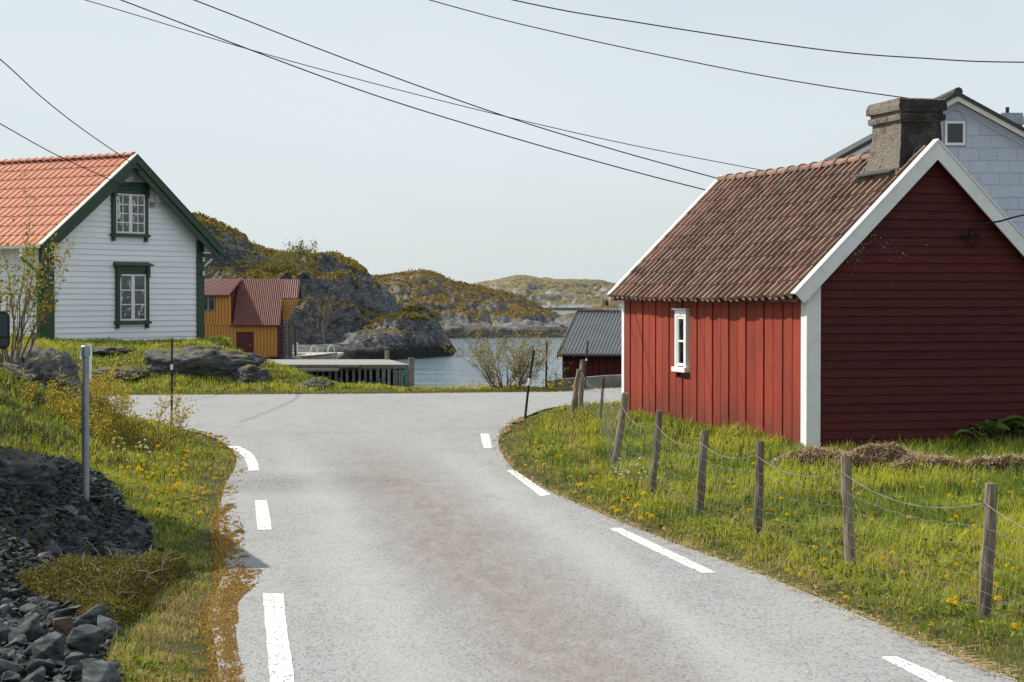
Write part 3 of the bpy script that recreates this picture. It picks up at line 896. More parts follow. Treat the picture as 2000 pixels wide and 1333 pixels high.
def casement(parent, name, m_trim, m_sash, cx, z0, z1, w, y, cols, rows, split, trim=.12, hood=True, curtain=True, label=None, facing='-y', corb=True, hood_out=.16):
    """window on a wall that faces -y at wall-plane y: trim, sash with glazing bars, each pane, curtain, dark panel standing in for the unlit room"""
    T = MB()
    x0, x1 = cx - w / 2, cx + w / 2
    T.box(x0 - trim, x0, y - .085, y + .02, z0 - trim * .2, z1 + trim)
    T.box(x1, x1 + trim, y - .085, y + .02, z0 - trim * .2, z1 + trim)
    T.box(x0, x1, y - .083, y + .02, z1, z1 + trim)
    T.box(x0 - trim - .06, x1 + trim + .06, y - .13, y + .02, z0 - trim * .2 - .09, z0 - trim * .2)
    if corb:
        for xx in (x0 - trim * .55, x1 + trim * .55):
            T.box(xx - .06, xx + .06, y - .08, y + .02, z0 - trim * .2 - .24, z0 - trim * .2 - .09)
    if hood:
        T.box(x0 - trim - .03, x1 + trim + .03, y - .11, y + .02, z1 + trim, z1 + trim + .14)
        T.hexa([(x0 - trim - .12, y - hood_out - .06, z1 + trim + .14), (x1 + trim + .12, y - hood_out - .06, z1 + trim + .14), (x1 + trim + .12, y + .01, z1 + trim + .14), (x0 - trim - .12, y + .01, z1 + trim + .14),
                (x0 - trim - .12, y - hood_out - .06, z1 + trim + .17), (x1 + trim + .12, y - hood_out - .06, z1 + trim + .17), (x1 + trim + .06, y + .01, z1 + trim + .27), (x0 - trim - .06, y + .01, z1 + trim + .27)])
        for xx in (x0 - trim * .5, x1 + trim * .5):
            T.box(xx - .07, xx + .07, y - .15, y - .086, z1 - .12, z1 + trim + .138)
    f = T.build(name, m_trim, parent)
    if label: f['label'] = label
    s = .055
    K = MB()
    K.box(x0, x0 + s, y - .070, y - .02, z0, z1); K.box(x1 - s, x1, y - .070, y - .02, z0, z1)
    K.box(x0 + s, x1 - s, y - .070, y - .02, z0, z0 + s); K.box(x0 + s, x1 - s, y - .070, y - .02, z1 - s, z1)
    if split: K.box(cx - .075, cx + .075, y - .074, y - .02, z0 + s, z1 - s)
    halves = [(x0 + s, cx - .075), (cx + .075, x1 - s)] if split else [(x0 + s, x1 - s)]
    panes = []
    for a, b in halves:
        cw = (b - a) / cols; rh = (z1 - z0 - 2 * s) / rows
        for i in range(1, cols): K.box(a + i * cw - .018, a + i * cw + .018, y - .064, y - .03, z0 + s, z1 - s)
        for j in range(1, rows): K.box(a, b, y - .062, y - .032, z0 + s + j * rh - .018, z0 + s + j * rh + .018)
        for i in range(cols):
            for j in range(rows): panes.append((a + i * cw + (.018 if i else 0), a + (i + 1) * cw - (.018 if i < cols - 1 else 0), z0 + s + j * rh + (.018 if j else 0), z0 + s + (j + 1) * rh - (.018 if j < rows - 1 else 0)))
    K.build('sash', m_sash, f)
    for (a, b, c, d) in panes:
        link('pane', MB().box(a + .001, b - .001, y - .048, y - .044, c + .001, d - .001).mesh('pane'), M['glass'], f)
    if curtain:
        for a, b in ((x0 + s, x0 + s + (w * .36)), (x1 - s - w * .30, x1 - s)):
            V, F = [], []
            n = 14
            for i in range(n):
                u = i / (n - 1); xx = a + (b - a) * u
                for j, zz in enumerate((z0 + (z1 - z0) * curtain * (1.15 if abs(xx - cx) < w * .2 else .8), z1 - s)):
                    V.append((xx, y - .012 + .009 * math.sin(u * 21), zz))
            for i in range(n - 1): F.append((2 * i, 2 * i + 2, 2 * i + 3, 2 * i + 1))
            mb = MB(); mb.add(V, F); mb.build('curtain', M['curtain'], f)
    box_part('dark_backing', M['near_black'], f, x0, x1, y + .008, y + .016, z0, z1)  # thin dark panel in place of the room's shade
    return f

# ------------------------------------------------------------------ red house
RH = thing('red_house', 'old red wooden house with clay tile roof, white bargeboards and stone chimney beside the road', 'house', (4.85, 32.4, 0), R(14.5))
Wd, Ln, AP, SL = 4.32, 9.8, 5.0, 1.005
TH = math.atan(SL)
rz = lambda x: AP - abs(x - Wd / 2) * SL
sag = lambda y: -.055 * math.sin(math.pi * min(max(y / Ln, 0), 1))
C = MB()
slope_prism(C, [(.03, -.3), (Wd - .03, -.3), (Wd - .03, rz(0) - .16), (Wd / 2, AP - .16), (.03, rz(0) - .16)], .0, Ln)
C.build('wall_core', M['maroon'], RH)
# long wall: upright boards with open joints
rr = random.Random(4)
segs = []
def fill(a, b, n):
    w = (b - a) / n
    return [(a + i * w, a + (i + 1) * w) for i in range(n)]
wa, wb, wz0, wz1 = 5.68, 6.40, 1.0, 2.16
base = lambda y: .06 + .02 * y / Ln
for i, (a, b) in enumerate(fill(.17, wa - .03, 13) + fill(wa - .03, wb + .03, 2) + fill(wb + .03, Ln - .08, 8)):
    spans = [(base(a) + rr.uniform(-.05, .04), 2.56)]
    if a >= wa - .05 and b <= wb + .05: spans = [(base(a), wz0 - .06), (wz1 + .06, 2.56)]
    d = .050 if i % 2 else .060
    g_ = .040
    for z0, z1 in spans:
        j = rr.uniform(-.004, .004)
        mb = MB()
        mb.hexa([(-d + j, a + g_, z0), (-.001, a + g_, z0), (-.001, b - g_ * .2, z0 + rr.uniform(-.01, .01)), (-d, b - g_ * .2, z0),
                 (-d + j, a + g_, z1), (-.001, a + g_, z1), (-.001, b - g_ * .2, z1), (-d, b - g_ * .2, z1)])
        mb.build('board', M['boards'], RH)
# backing behind the boards, coloured darker to deepen the shade in the joints
S_ = MB()
S_.box(-.006, .028, .15, wa - .03, .02, 2.55); S_.box(-.012, .028, wb + .03, Ln - .05, .02, 2.55)
S_.box(-.012, .028, wa - .029, wb + .029, .02, wz0 - .05); S_.box(-.012, .028, wa - .029, wb + .029, wz1 + .05, 2.55)
S_.build('backing_boards', M['maroon'], RH)
# small tall window on the long wall (built facing -y, then turned to face -x)
def turn(o, ang, loc):
    for ob in [o] + [c for c in o.children]:
        if ob.type == 'MESH':
            ob.data.transform(Matrix.Translation(loc) @ Matrix.Rotation(ang, 4, 'Z'))
w_ = casement(RH, 'window', M['trim'], M['sash'], 0, wz0 + .17, wz1 - .03, .42, 0, 1, 2, False, .11, False, .0, corb=False)
x_ = MB(); x_.box(-.40, .40, -.12, .02, wz1 + .085, wz1 + .115); x_.build('drip_board', M['trim'], w_)
turn(w_, R(-90), Vector((-.03, (wa + wb) / 2, 0)))
# gable siding
pitch = .144
n = int((AP - .15) / pitch)
for i in range(n + 1):
    z0, z1 = .03 + i * pitch, .03 + (i + 1) * pitch
    lim = lambda z: max(.0, (z - (rz(0) - .12)) / SL)
    if lim(z0) > Wd / 2 - .02: break
    a0, a1 = lim(z0), min(lim(z1), Wd / 2 - .005)
    j = rr.uniform(-.003, .003)
    mb = clap(a0, Wd - a0, a1, Wd - a1, z0 + rr.uniform(-.003, .003), z1 + .0, -.036 + j, -.012)
    mb.build('plank', M['gable'], RH)
# corner boards
for nm, b in (('corner_board', (-.052, .155, -.075, -.037, -.02, 2.70)), ('corner_board', (-.09, -.053, -.075, .165, -.02, 2.56)),
              ('corner_board', (-.075, .02, Ln - .10, Ln + .06, .05, 2.56)), ('corner_board', (Wd - .155, Wd + .05, -.075, -.037, -.02, 2.62))):
    box_part(nm, M['trim'], RH, *b)
# bargeboards at both ends, capping boards over the tile edge
def barge(y0, y1, sgn, name='bargeboard'):
    f = lambda x: (x if sgn < 0 else Wd - x)
    top = lambda x: AP + .045 - (Wd / 2 - x) * SL
    P = [(-.33, top(-.33)), (Wd / 2, top(Wd / 2)), (Wd / 2, top(Wd / 2) - .29), (-.19, top(-.19) - .29)]
    mb = MB(); slope_prism(mb, [(f(a), b) for a, b in P], y0, y1); mb.build(name, M['trim'], RH)
    P = [(-.34, top(-.34) + .005), (Wd / 2, top(Wd / 2) + .005), (Wd / 2, top(Wd / 2) + .05), (-.36, top(-.36) + .045)]
    return [(f(a), b) for a, b in P]
for sgn in (-1, 1):
    P = barge(-.21, -.17, sgn); mb = MB(); slope_prism(mb, P, -.225, -.04); mb.build('verge_cap', M['trim'], RH)
    P = barge(Ln + .14, Ln + .18, sgn); mb = MB(); slope_prism(mb, P, Ln + .02, Ln + .20); mb.build('verge_cap', M['trim'], RH)
# boxed eave return under the near end of the bargeboard
E = MB()
for (z0, z1, a0, a1, y) in ((2.45, 2.52, -.215, -.215, -.165), (2.526, 2.63, -.205, -.19, -.158), (2.636, 2.76, -.19, -.08, -.158)):
    E.hexa([(a0, y, z0), (-.056, y, z0), (-.056, -.08, z0), (a0, -.08, z0), (a1, y + .004, z1), (-.056, y + .004, z1), (-.056, -.08, z1), (a1, -.08, z1)])
E.build('eave_return', M['trim'], RH)
# roof: decking, tiles course by course, ridge tiles
D = MB()
slope_prism(D, [(-.24, rz(-.24) - .13), (Wd / 2, AP - .13), (Wd / 2, AP - .07), (-.26, rz(-.26) - .07)], -.16, Ln + .14)
slope_prism(D, [(Wd + .24, rz(-.24) - .13), (Wd / 2, AP - .13), (Wd / 2, AP - .07), (Wd + .26, rz(-.26) - .07)], -.16, Ln + .14)
D.build('roof_boarding', M['near_black'], RH)
box_part('eave_fascia', M['maroon'], RH, -.275, -.245, -.14, Ln + .12, rz(-.26) - .15, rz(-.26) - .065)
tw, rows, cols = .3, 10, 33
tl = (Wd / 2 + .30) / math.cos(TH) / rows
prof = [(0, .066), (.03, .094), (.072, .088), (.094, .016), (.15, -.008), (.215, -.006), (.262, .018), (.312, .072)]
tme = [tile_mesh('clay_tile', [(x, z * k) for x, z in prof], tl + .045, .022, .022) for k in (1.0, .97, 1.03)]
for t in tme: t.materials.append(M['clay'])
spots = [(c, r) for c in range(cols) for r in range(rows)]
rest = []
for k, (c, r) in enumerate(spots):
    y = -.06 + (c + 1) * tw
    # the chimney stands in the roof
    xs_ = -.30 + (r + .5) * tl * math.cos(TH)
    if .25 < y - .15 < 1.62 and xs_ > 1.62: continue
    m = roof_frame(y, -.30 + r * tl * math.cos(TH), rz(-.30) - .07 + r * tl * math.sin(TH) + sag(y), TH)
    m = m @ Matrix.Translation((rr.uniform(-.006, .006), rr.uniform(-.015, .015), rr.uniform(0, .006))) @ Matrix.Rotation(rr.uniform(-.014, .014), 4, 'Z') @ Matrix.Rotation(rr.uniform(-.015, .015), 4, 'Y')
    if c < 30:
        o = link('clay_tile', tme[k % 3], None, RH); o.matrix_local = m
    else: rest.append(m)
mb = MB()
for m in rest:
    mb.add([m @ v.co for v in tme[0].vertices], [tuple(p.vertices) for p in tme[0].polygons])
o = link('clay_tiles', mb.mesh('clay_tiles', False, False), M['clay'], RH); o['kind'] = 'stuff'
# back slope in one sheet of tiles
V, F = [], []
for i in range(int(Ln / .075) + 2):
    y = -.05 + i * .075
    zz = .03 * math.sin(i * math.pi / 2)
    for x in (Wd / 2 + .02, Wd + .30): V.append((x, y, rz(x) - .03 + zz))
for i in range(len(V) // 2 - 1): F.append((2 * i, 2 * i + 1, 2 * i + 3, 2 * i + 2))
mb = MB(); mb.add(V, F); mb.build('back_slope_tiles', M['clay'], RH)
for i in range(18):
    y = Ln + .12 - i * .56
    if y < 1.75: break
    mb = MB(); V, F = [], []
    for t, (yy, rr_, zz) in enumerate(((y, .105, -.02), (y - .50, .095, -.02), (y - .50, .122, -.012), (y - .60, .122, -.010))):
        for k in range(9):
            a = math.pi * (k / 8) * 1.16 - .08 * math.pi
            V.append((Wd / 2 + rr_ * math.cos(a) * 1.05, yy, AP + .01 + zz + rr_ * math.sin(a) * .85 + sag(yy)))
    for t in range(3):
        for k in range(8): F.append((t * 9 + k, t * 9 + k + 1, t * 9 + 10 + k, t * 9 + 9 + k))
    V += [(Wd / 2, y - .60, AP - .03 + sag(y)), (Wd / 2, y, AP - .03 + sag(y))]
    for k in range(8): F += [(27 + k, 28 + k, len(V) - 2), (k + 1, k, len(V) - 1)]
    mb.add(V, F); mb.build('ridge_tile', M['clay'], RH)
# chimney, built ring by ring
def ring_stack(rings, per=9, amp=.014, seed=3):
    """rings: (z, x0, x1, y0, y1) from the bottom up"""
    V, F = [], []
    n = per * 4
    for (z, x0, x1, y0, y1) in rings:
        for s_ in range(4):
            for k in range(per):
                t = k / per
                p = [(x0 + (x1 - x0) * t, y0), (x1, y0 + (y1 - y0) * t), (x1 - (x1 - x0) * t, y1), (x0, y1 - (y1 - y0) * t)][s_]
                V.append([p[0], p[1], z])
    V = np.array(V)
    f = (fbm(V[:, 0] * 6, V[:, 1] * 6, V[:, 2] * 6, seed, 4) - .5) * 2 * amp * 2
    g_ = (fbm(V[:, 0] * 6 + 50, V[:, 1] * 6, V[:, 2] * 6, seed + 1, 4) - .5) * 2 * amp * 2
    V[:, 0] += f; V[:, 1] += g_; V[:, 2] += (f + g_) * .5
    for r in range(len(rings) - 1):
        for k in range(n):
            F.append((r * n + k, r * n + (k + 1) % n, (r + 1) * n + (k + 1) % n, (r + 1) * n + k))
    F.append(tuple(range((len(rings) - 1) * n, len(rings) * n)))
    mb = MB(); mb.add([tuple(v) for v in V], F)
    return mb
def rect(z, e, e2=None):
    e2 = e if e2 is None else e2
    return (z, 1.80 - e, 2.54 + e, .42 - e2, 1.60 + e2)
RG = [rect(4.05, .17), rect(4.4, .17), rect(4.62, .15)]
RG += [rect(4.64, .08)] + [rect(4.64 + .1 * i, .08 - .02 * i) for i in range(1, 4)] + [rect(5.0 + .09 * i, .012 - .006 * i) for i in range(5)]
RG += [rect(5.43, -.02), rect(5.45, .035), rect(5.50, .04), rect(5.545, .038), rect(5.555, .01), rect(5.60, .012), rect(5.612, .065), rect(5.70, .068), rect(5.79, .045), rect(5.81, .02)]
ch = ring_stack(RG).build('chimney', M['chimney'], RH)
ch['label'] = 'rough rendered chimney with darker gable side and corbelled top'
mb = MB()
mb.hexa([(1.56, .34, 4.57), (1.78, .34, 4.64), (1.78, 1.85, 4.64), (1.50, 1.85, 4.55), (1.56, .34, 4.59), (1.78, .34, 4.67), (1.78, 1.85, 4.67), (1.50, 1.85, 4.57)])
mb.build('slate_flashing', M['roofdark'], ch)
mb = ring_stack([(4.55, 1.95, 2.4, .30, .45), (4.78, 1.97, 2.38, .31, .45), (4.93, 2.0, 2.36, .33, .45), (5.02, 2.1, 2.3, .37, .45)], 6, .02, 9)
mb.build('mortar_flaunching', M['chimney'], ch)
box_part('flue_opening', M['near_black'], ch, 1.98, 2.36, .62, 1.40, 5.80, 5.826)
# plinth
box_part('plinth', M['concrete'], RH, .05, Wd - .05, -.02, .12, -.4, .035)
for i in range(22):
    y = .1 + i * .45 + rr.uniform(-.1, .1)
    o = link('foundation_stone', rock_mesh('foundation_stone', (rr.uniform(.16, .3), rr.uniform(.10, .16), rr.uniform(.10, .16)), 300 + i, 2, 1), M['stone'], RH)
    o.location = (rr.uniform(-.06, .04), y, rr.uniform(-.06, .0)); o.rotation_euler = (0, 0, R(90) + rr.uniform(-.3, .3))
# bracket, insulators and coil of service cable on the gable
hx, hzz = 2.80, 3.60
mb = MB()
mb.tube([(hx, -.03, hzz - .12), (hx - .10, -.10, hzz - .12), (hx - .14, -.13, hzz - .08)], .014, 6)
mb.tube([(hx + .04, -.03, hzz), (hx + .04, -.16, hzz), (hx + .09, -.18, hzz + .05)], .014, 6)
hk = mb.build('cable_hook', M['black'], RH)
mb = MB()
for k, (dx, dz) in enumerate(((0, 0), (.12, -.02))):
    mb.tube([(hx - .1 + dx, -.12, hzz - .1 + dz), (hx - .1 + dx, -.12, hzz - .05 + dz), (hx - .1 + dx, -.12, hzz - .0 + dz)], [.022, .03, .018], 8)
mb.build('insulator', M['black'], hk)
mb = MB()
for k in range(2):
    mb.tube([(hx + .07 + (.11 + .02 * k) * math.cos(a), -.08 - .02 * k, hzz - .16 + (.12 - .015 * k) * math.sin(a)) for a in np.linspace(0, 6.28, 18)], .006, 4, False)
mb.tube([(hx - .04, -.10, hzz - .05), (hx - .02, -.09, hzz - .2), (hx + .1, -.06, hzz - .27), (hx + .16, -.05, hzz - .1), (hx + .08, -.12, hzz)], .006, 4, False)
mb.build('cable_coil', M['cable'], hk)

# ------------------------------------------------------------------ white house
ZB = .7
WH = thing('white_house', 'white clapboard house with dark green trim and orange tiled roof', 'house', (-15.21, 65.0, ZB), math.atan2(.821, .571))
W2, L2, AP2 = 7.25, 8.7, 7.29 - ZB
SL2 = .739
TH2 = math.atan(SL2)
rz2 = lambda x: AP2 - abs(x - W2 / 2) * SL2
mb = MB()
slope_prism(mb, [(.02, -.8), (W2 - .02, -.8), (W2 - .02, rz2(0) - .14), (W2 / 2, AP2 - .14), (.02, rz2(0) - .14)], .02, L2)
mb.build('wall_core', M['white'], WH)
pitch = .187
for i in range(40):
    z0, z1 = -.15 + i * pitch, -.15 + (i + 1) * pitch
    lim = lambda z: max(.28, (z - (rz2(0) - .22)) / SL2)
    a0, a1 = lim(z0), lim(z1)
    if a0 > W2 / 2 - .05: break
    a1 = min(a1, W2 / 2 - .01)
    mb = clap(a0, W2 - a0, a1, W2 - a1, z0 + rr.uniform(-.004, .004), z1, -.042 + rr.uniform(-.004, .004), -.012)
    mb.build('plank', M['white'], WH)
for i in range(21):
    z0, z1 = -.15 + i * pitch, -.15 + (i + 1) * pitch
    if z1 > rz2(0) - .25: z1 = rz2(0) - .25
    a, b = .22, L2 - .02
    j = rr.uniform(-.003, .003)
    mb = MB(); mb.hexa([(-.052 + j, a, z0), (.02, a, z0), (.02, b, z0), (-.052 + j, b, z0), (-.012, a, z1), (.02, a, z1), (.02, b, z1), (-.012, b, z1)])
    mb.build('plank', M['white'], WH)
for b in ((-.062, .28, -.10, -.055, -.6, rz2(.1) - .2), (-.11, -.063, -.10, .22, -.6, rz2(0) - .26), (W2 - .28, W2 + .06, -.10, -.055, -.6, rz2(.1) - .2)):
    box_part('corner_board', M['green'], WH, *b)
# roof
OV, FO = .56, .46
mb = MB()
slope_prism(mb, [(-OV, rz2(-OV) - .10), (W2 / 2, AP2 - .10), (W2 / 2, AP2 - .03), (-OV - .02, rz2(-OV) - .03)], -FO + .02, L2 + .3)
slope_prism(mb, [(W2 + OV, rz2(-OV) - .10), (W2 / 2, AP2 - .10), (W2 / 2, AP2 - .03), (W2 + OV + .02, rz2(-OV) - .03)], -FO + .02, L2 + .3)
mb.build('roof_boarding', M['cream'], WH)
rows2, tw2, cols2 = 9, .333, 27
tl2 = (W2 / 2 + OV + .04) / math.cos(TH2) / rows2
prof2 = [(0, .028), (.04, .042), (.08, .036), (.11, .010), (.17, .002), (.26, .004), (.305, .012), (.338, .032)]
t2 = tile_mesh('orange_tile', prof2, tl2 + .03, .02, .03); t2.materials.append(M['orange'])
for c in range(cols2):
    for r in range(rows2):
        o = link('orange_tile', t2, None, WH)
        o.matrix_local = roof_frame(-FO + .06 + (c + 1) * tw2, -OV - .04 + r * tl2 * math.cos(TH2), rz2(-OV - .04) - .025 + r * tl2 * math.sin(TH2), TH2)
V, F = [], []
for i in range(110):
    y = -FO + .05 + i * .083
    for x in (W2 / 2, W2 + OV + .02): V.append((x, y, rz2(x) + .0 + .02 * math.sin(i * math.pi / 2)))
for i in range(109): F.append((2 * i, 2 * i + 1, 2 * i + 3, 2 * i + 2))
mb = MB(); mb.add(V, F); mb.build('back_slope_tiles', M['orange'], WH)
rme = None
for i in range(23):
    y = -FO + .10 + i * .40
    if rme is None:
        V, F = [], []
        for (yy, q) in ((0, .135), (.34, .12), (.34, .12), (.42, .13)):
            for k in range(7):
                a = math.pi * k / 6
                V.append((q * math.cos(a), yy, q * math.sin(a) * .8 + (.012 if yy == 0 else 0)))
        for t in (0, 2):
            for k in range(6): F.append((t * 7 + k, t * 7 + k + 1, t * 7 + 8 + k, t * 7 + 7 + k))
        V.append((0, 0, -.02))
        for k in range(6): F.append((k + 1, k, 28))
        q = MB(); q.add(V, F); rme = q.mesh('ridge_tile', False); rme.materials.append(M['orange'])
    o = link('ridge_tile', rme, None, WH); o.location = (W2 / 2, y, AP2 + .02)
# green bargeboards in two layers, pale verge strip over the tile edge
for sgn in (-1, 1):
    f = lambda x: (x if sgn < 0 else W2 - x)
    top = lambda x, d: AP2 + .03 - (W2 / 2 - x) * SL2 - d
    for (d0, d1, y0, y1) in ((0, .26, -FO - .05, -FO), (.0, .53, -FO, -FO + .045)):
        P = [(-OV - .06, top(-OV - .06, d0)), (W2 / 2, top(W2 / 2, d0)), (W2 / 2, top(W2 / 2, d1)), (-OV + .06, top(-OV + .06, d1))]
        mb = MB(); slope_prism(mb, [(f(a), b) for a, b in P], y0, y1); mb.build('bargeboard', M['green'], WH)
    P = [(-OV - .07, top(-OV - .07, -.004)), (W2 / 2, top(W2 / 2, -.004)), (W2 / 2, top(W2 / 2, -.045)), (-OV - .07, top(-OV - .07, -.045))]
    mb = MB(); slope_prism(mb, [(f(a), b) for a, b in P], -FO - .06, -FO + .10); mb.build('verge_strip', M['cream'] if sgn < 0 else M['green'], WH)
# left lower end of the bargeboard comes down to the corner board
mb = MB()
mb.hexa([(W2 + .07, -.05, 2.86), (W2 + .13, -.05, 2.86), (W2 + .13, .03, 2.86), (W2 + .07, .03, 2.86), (W2 + .52, -.05, 3.17), (W2 + .56, -.05, 3.12), (W2 + .56, .03, 3.12), (W2 + .52, .03, 3.17)])
mb.build('eave_strut', M['white'], WH)
box_part('eave_plank', M['white'], WH, W2 - .02, W2 + .42, -FO + .06, -.06, rz2(-.3) - .36, rz2(-.3) - .30)
# gutter and downpipe on the long eave
mb = MB()
V, F = [], []
ge, gz = -OV - .09, rz2(-OV) - .075
for yy in (-FO + .05, L2 + .2):
    for k in range(7):
        a = math.pi + math.pi * k / 6
        V.append((ge + .065 * math.cos(a), yy, gz + .065 * math.sin(a)))
for k in range(6): F.append((k, k + 1, 8 + k, 7 + k))
V += [(ge, -FO + .05, gz)]
for k in range(6): F.append((k + 1, k, 14))
mb.add(V, F)
for k in range(12):
    yy = .2 + k * .7
    mb.box(ge - .07, ge + .075, yy, yy + .04, gz - .075, gz - .066)
mb.build('gutter', M['white'], WH)
mb = MB(); mb.tube([(ge, .42, gz - .05), (ge, .42, gz - .32)], .055, 8); mb.build('gutter_outlet', M['white'], WH)
mb = MB(); mb.tube([(ge, .42, gz - .30), (ge + .06, .40, gz - .42), (-.22, .20, gz - .78), (-.20, .16, gz - .92), (-.20, .16, .25)], .055, 8)
mb.build('downpipe', M['pipe_green'], WH)
# gable windows
casement(WH, 'window', M['green'], M['sash'], 3.80, 3.29 - 1.60 - ZB, 3.27 - ZB, 1.22, -.045, 1, 3, True, .15, True, .42, label='ground floor casement of six panes with pale curtains')
casement(WH, 'window', M['green'], M['sash'], 3.70, 4.66 - ZB, 6.00 - ZB, 1.36, -.045, 2, 4, True, .15, True, .0, label='attic casement of sixteen small panes with dark glass')
# fittings on the gable
mb = MB()
for zz in (3.05, 2.55):
    mb.tube([(W2 - .06, -.11, zz + .13), (W2 - .06, -.18, zz + .13)], .012, 5)
    mb.tube([(W2 - .06, -.18, zz), (W2 - .06, -.18, zz + .06), (W2 - .06, -.18, zz + .07), (W2 - .06, -.18, zz + .15)], [.045, .05, .03, .035], 8)
mb.build('insulator', M['porcelain'], WH)
mb = MB(); mb.box(4.93, 5.13, -.22, -.05, 5.75 - ZB, 6.08 - ZB); mb.box(4.97, 5.09, -.21, -.06, 6.08 - ZB, 6.12 - ZB); mb.build('junction_box', M['porcelain'], WH)
box_part('meter_plate', M['concrete'], WH, 4.66, 4.86, -.10, -.05, 5.6 - ZB, 5.76 - ZB)
mb = MB(); mb.tube([(W2 / 2 - .10, -.54, 6.82 - ZB), (W2 / 2 + .12, -.54, 6.82 - ZB)], .05, 8); mb.build('cable_bracket', M['black'], WH)
mb = MB()
for k, dx in enumerate((-.10, .0, .06, .14)):
    mb.tube([(W2 / 2 + dx * .4, -.52, 6.78 - ZB), (W2 / 2 + dx, -.40, 6.5 - ZB), (W2 / 2 + dx * 1.3 - .05, -.28, 6.28 - ZB)], .010, 4)
mb.tube([(5.13, -.15, 5.95 - ZB), (5.5, -.16, 5.90 - ZB), (5.75, -.3, 5.98 - ZB)], .009, 4)
mb.tube([(5.10, -.18, 6.05 - ZB), (5.45, -.2, 6.02 - ZB), (5.75, -.3, 5.98 - ZB)], .009, 4)
mb.build('service_cable', M['cable'], WH)

# ------------------------------------------------------------------ ochre boathouse
def corrugated(mb, P00, P10, P01, P11, waves, amp, per=4, thick=.03, vs=(0, 1)):
    """sheet between two lower (P00 -> P10) and two upper corners; ribs run from lower to upper edge"""
    P00, P10, P01, P11 = map(Vector, (P00, P10, P01, P11))
    nrm = (P10 - P00).cross(P01 - P00).normalized()
    if nrm.z < 0: nrm = -nrm
    n = waves * per + 1
    V, F = [], []
    for lay in (0, -thick):
        for v in vs:
            for i in range(n):
                u = i / (n - 1)
                p = (P00.lerp(P10, u)).lerp(P01.lerp(P11, u), v)
                V.append(p + nrm * (amp * math.sin(2 * math.pi * i / per) + lay))
    k = len(vs)
    for l in range(2):
        for r in range(k - 1):
            for i in range(n - 1):
                a = l * k * n + r * n + i
                F.append((a, a + 1, a + n + 1, a + n))
    for i in range(n - 1): F.append((i, k * n + i, k * n + i + 1, i + 1))
    for r in range(k - 1):
        F.append((r * n, (r + 1) * n, k * n + (r + 1) * n, k * n + r * n))
        F.append((r * n + n - 1, k * n + r * n + n - 1, k * n + (r + 1) * n + n - 1, (r + 1) * n + n - 1))
    return mb.add(V, F)
def board_wall(mb, x0, x1, z0, z1, y, w, d=.03, gap=.03):
    n = max(1, round((x1 - x0) / w)); w = (x1 - x0) / n
    for i in range(n):
        mb.box(x0 + i * w + gap / 2, x0 + (i + 1) * w - gap / 2, y - d, y + .01, z0, z1)
    return mb
BY = 149.0
bx = lambda px: (px - 1000) / FPX * BY
BO = bx(545)
BH = thing('boathouse', 'ochre boathouse with red sheet roof and maroon door at the quay', 'boathouse', (BO, BY, -2.1))
X = lambda px: bx(px) - BO
zc = lambda py: EYE - (py - 580) / FPX * BY + 2.1
ze, zr_, zd, zh = zc(634), zc(545), zc(576), zc(583)
xl, xr, xd = X(325), 0.0, X(453)
RY = 3.3
mb = MB(); mb.prism([(.03, 0), (2 * RY - .03, 0), (2 * RY - .03, ze - .1), (RY, zr_ - .15), (.03, ze - .1)], lambda a, b, t: (xr - .02 if t else xl, a, b))
mb.box(xl, xd - .05, .03, RY, ze - .2, zd - .12)
mb.build('wall_core', M['maroon'], BH)
mb = MB()
dx0, dx1, dz1 = X(465), X(492), zc(651)
board_wall(mb, xl, dx0 - .12, .12, ze - .06, 0.02, .24); board_wall(mb, dx1 + .12, xr - .12, .12, ze - .06, 0.02, .24)
board_wall(mb, dx0 - .12, dx1 + .12, dz1 + .1, ze - .06, 0.02, .24)
mb.build('wall_boards', M['ochre'], BH)['kind'] = 'stuff'
mb = MB(); board_wall(mb, xl, X(392), ze, zd - .05, .02, .24); board_wall(mb, X(392), X(421), ze, zc(608), .02, .24); board_wall(mb, X(421), xd - .06, ze, zd - .05, .02, .24)
mb.box(xl, xd, -.05, .0, ze - .05, ze + .02)
mb.build('dormer_boards', M['ochre'], BH)['kind'] = 'stuff'
mb = MB(); mb.hexa([(xd - .05, .02, ze - .1), (xd, .02, ze - .1), (xd, RY, ze - .1), (xd - .05, RY, ze - .1), (xd - .05, .02, zd - .08), (xd, .02, zd - .08), (xd, RY, zr_ - .1), (xd - .05, RY, zr_ - .1)])
mb.build('dormer_cheek', M['maroon'], BH)
mb = MB(); corrugated(mb, (X(455), -.28, ze - .05), (xr + .08, -.28, ze - .05), (X(455), RY, zr_), (xr + .08, RY, zr_), 24, .035); mb.build('main_roof', M['rust_roof'], BH)
mb = MB(); yh = -.28 + (zh - ze) / (zr_ - ze) * (RY + .28)
corrugated(mb, (xr + .09, yh, zh), (X(577), yh, zh), (xr + .09, RY, zr_), (X(577), RY, zr_), 7, .035)
corrugated(mb, (xr + .09, 2 * RY - yh, zh), (X(577), 2 * RY - yh, zh), (xr + .09, RY, zr_), (X(577), RY, zr_), 7, .035)
mb.build('hoist_hood_roof', M['rust_roof'], BH)
mb = MB(); corrugated(mb, (xl - .2, -.28, zd - .02), (X(449), -.28, zd - .02), (xl - .2, RY - .02, zr_ + .03), (X(461), RY - .02, zr_ + .03), 26, .035); mb.build('dormer_roof', M['rust_roof'], BH)
mb = MB(); corrugated(mb, (xl - .2, 2 * RY + .28, ze), (xr + .08, 2 * RY + .28, ze), (xl - .2, RY, zr_ - .01), (xr + .08, RY, zr_ - .01), 40, .035); mb.build('rear_roof', M['rust_roof'], BH)
mb = MB()
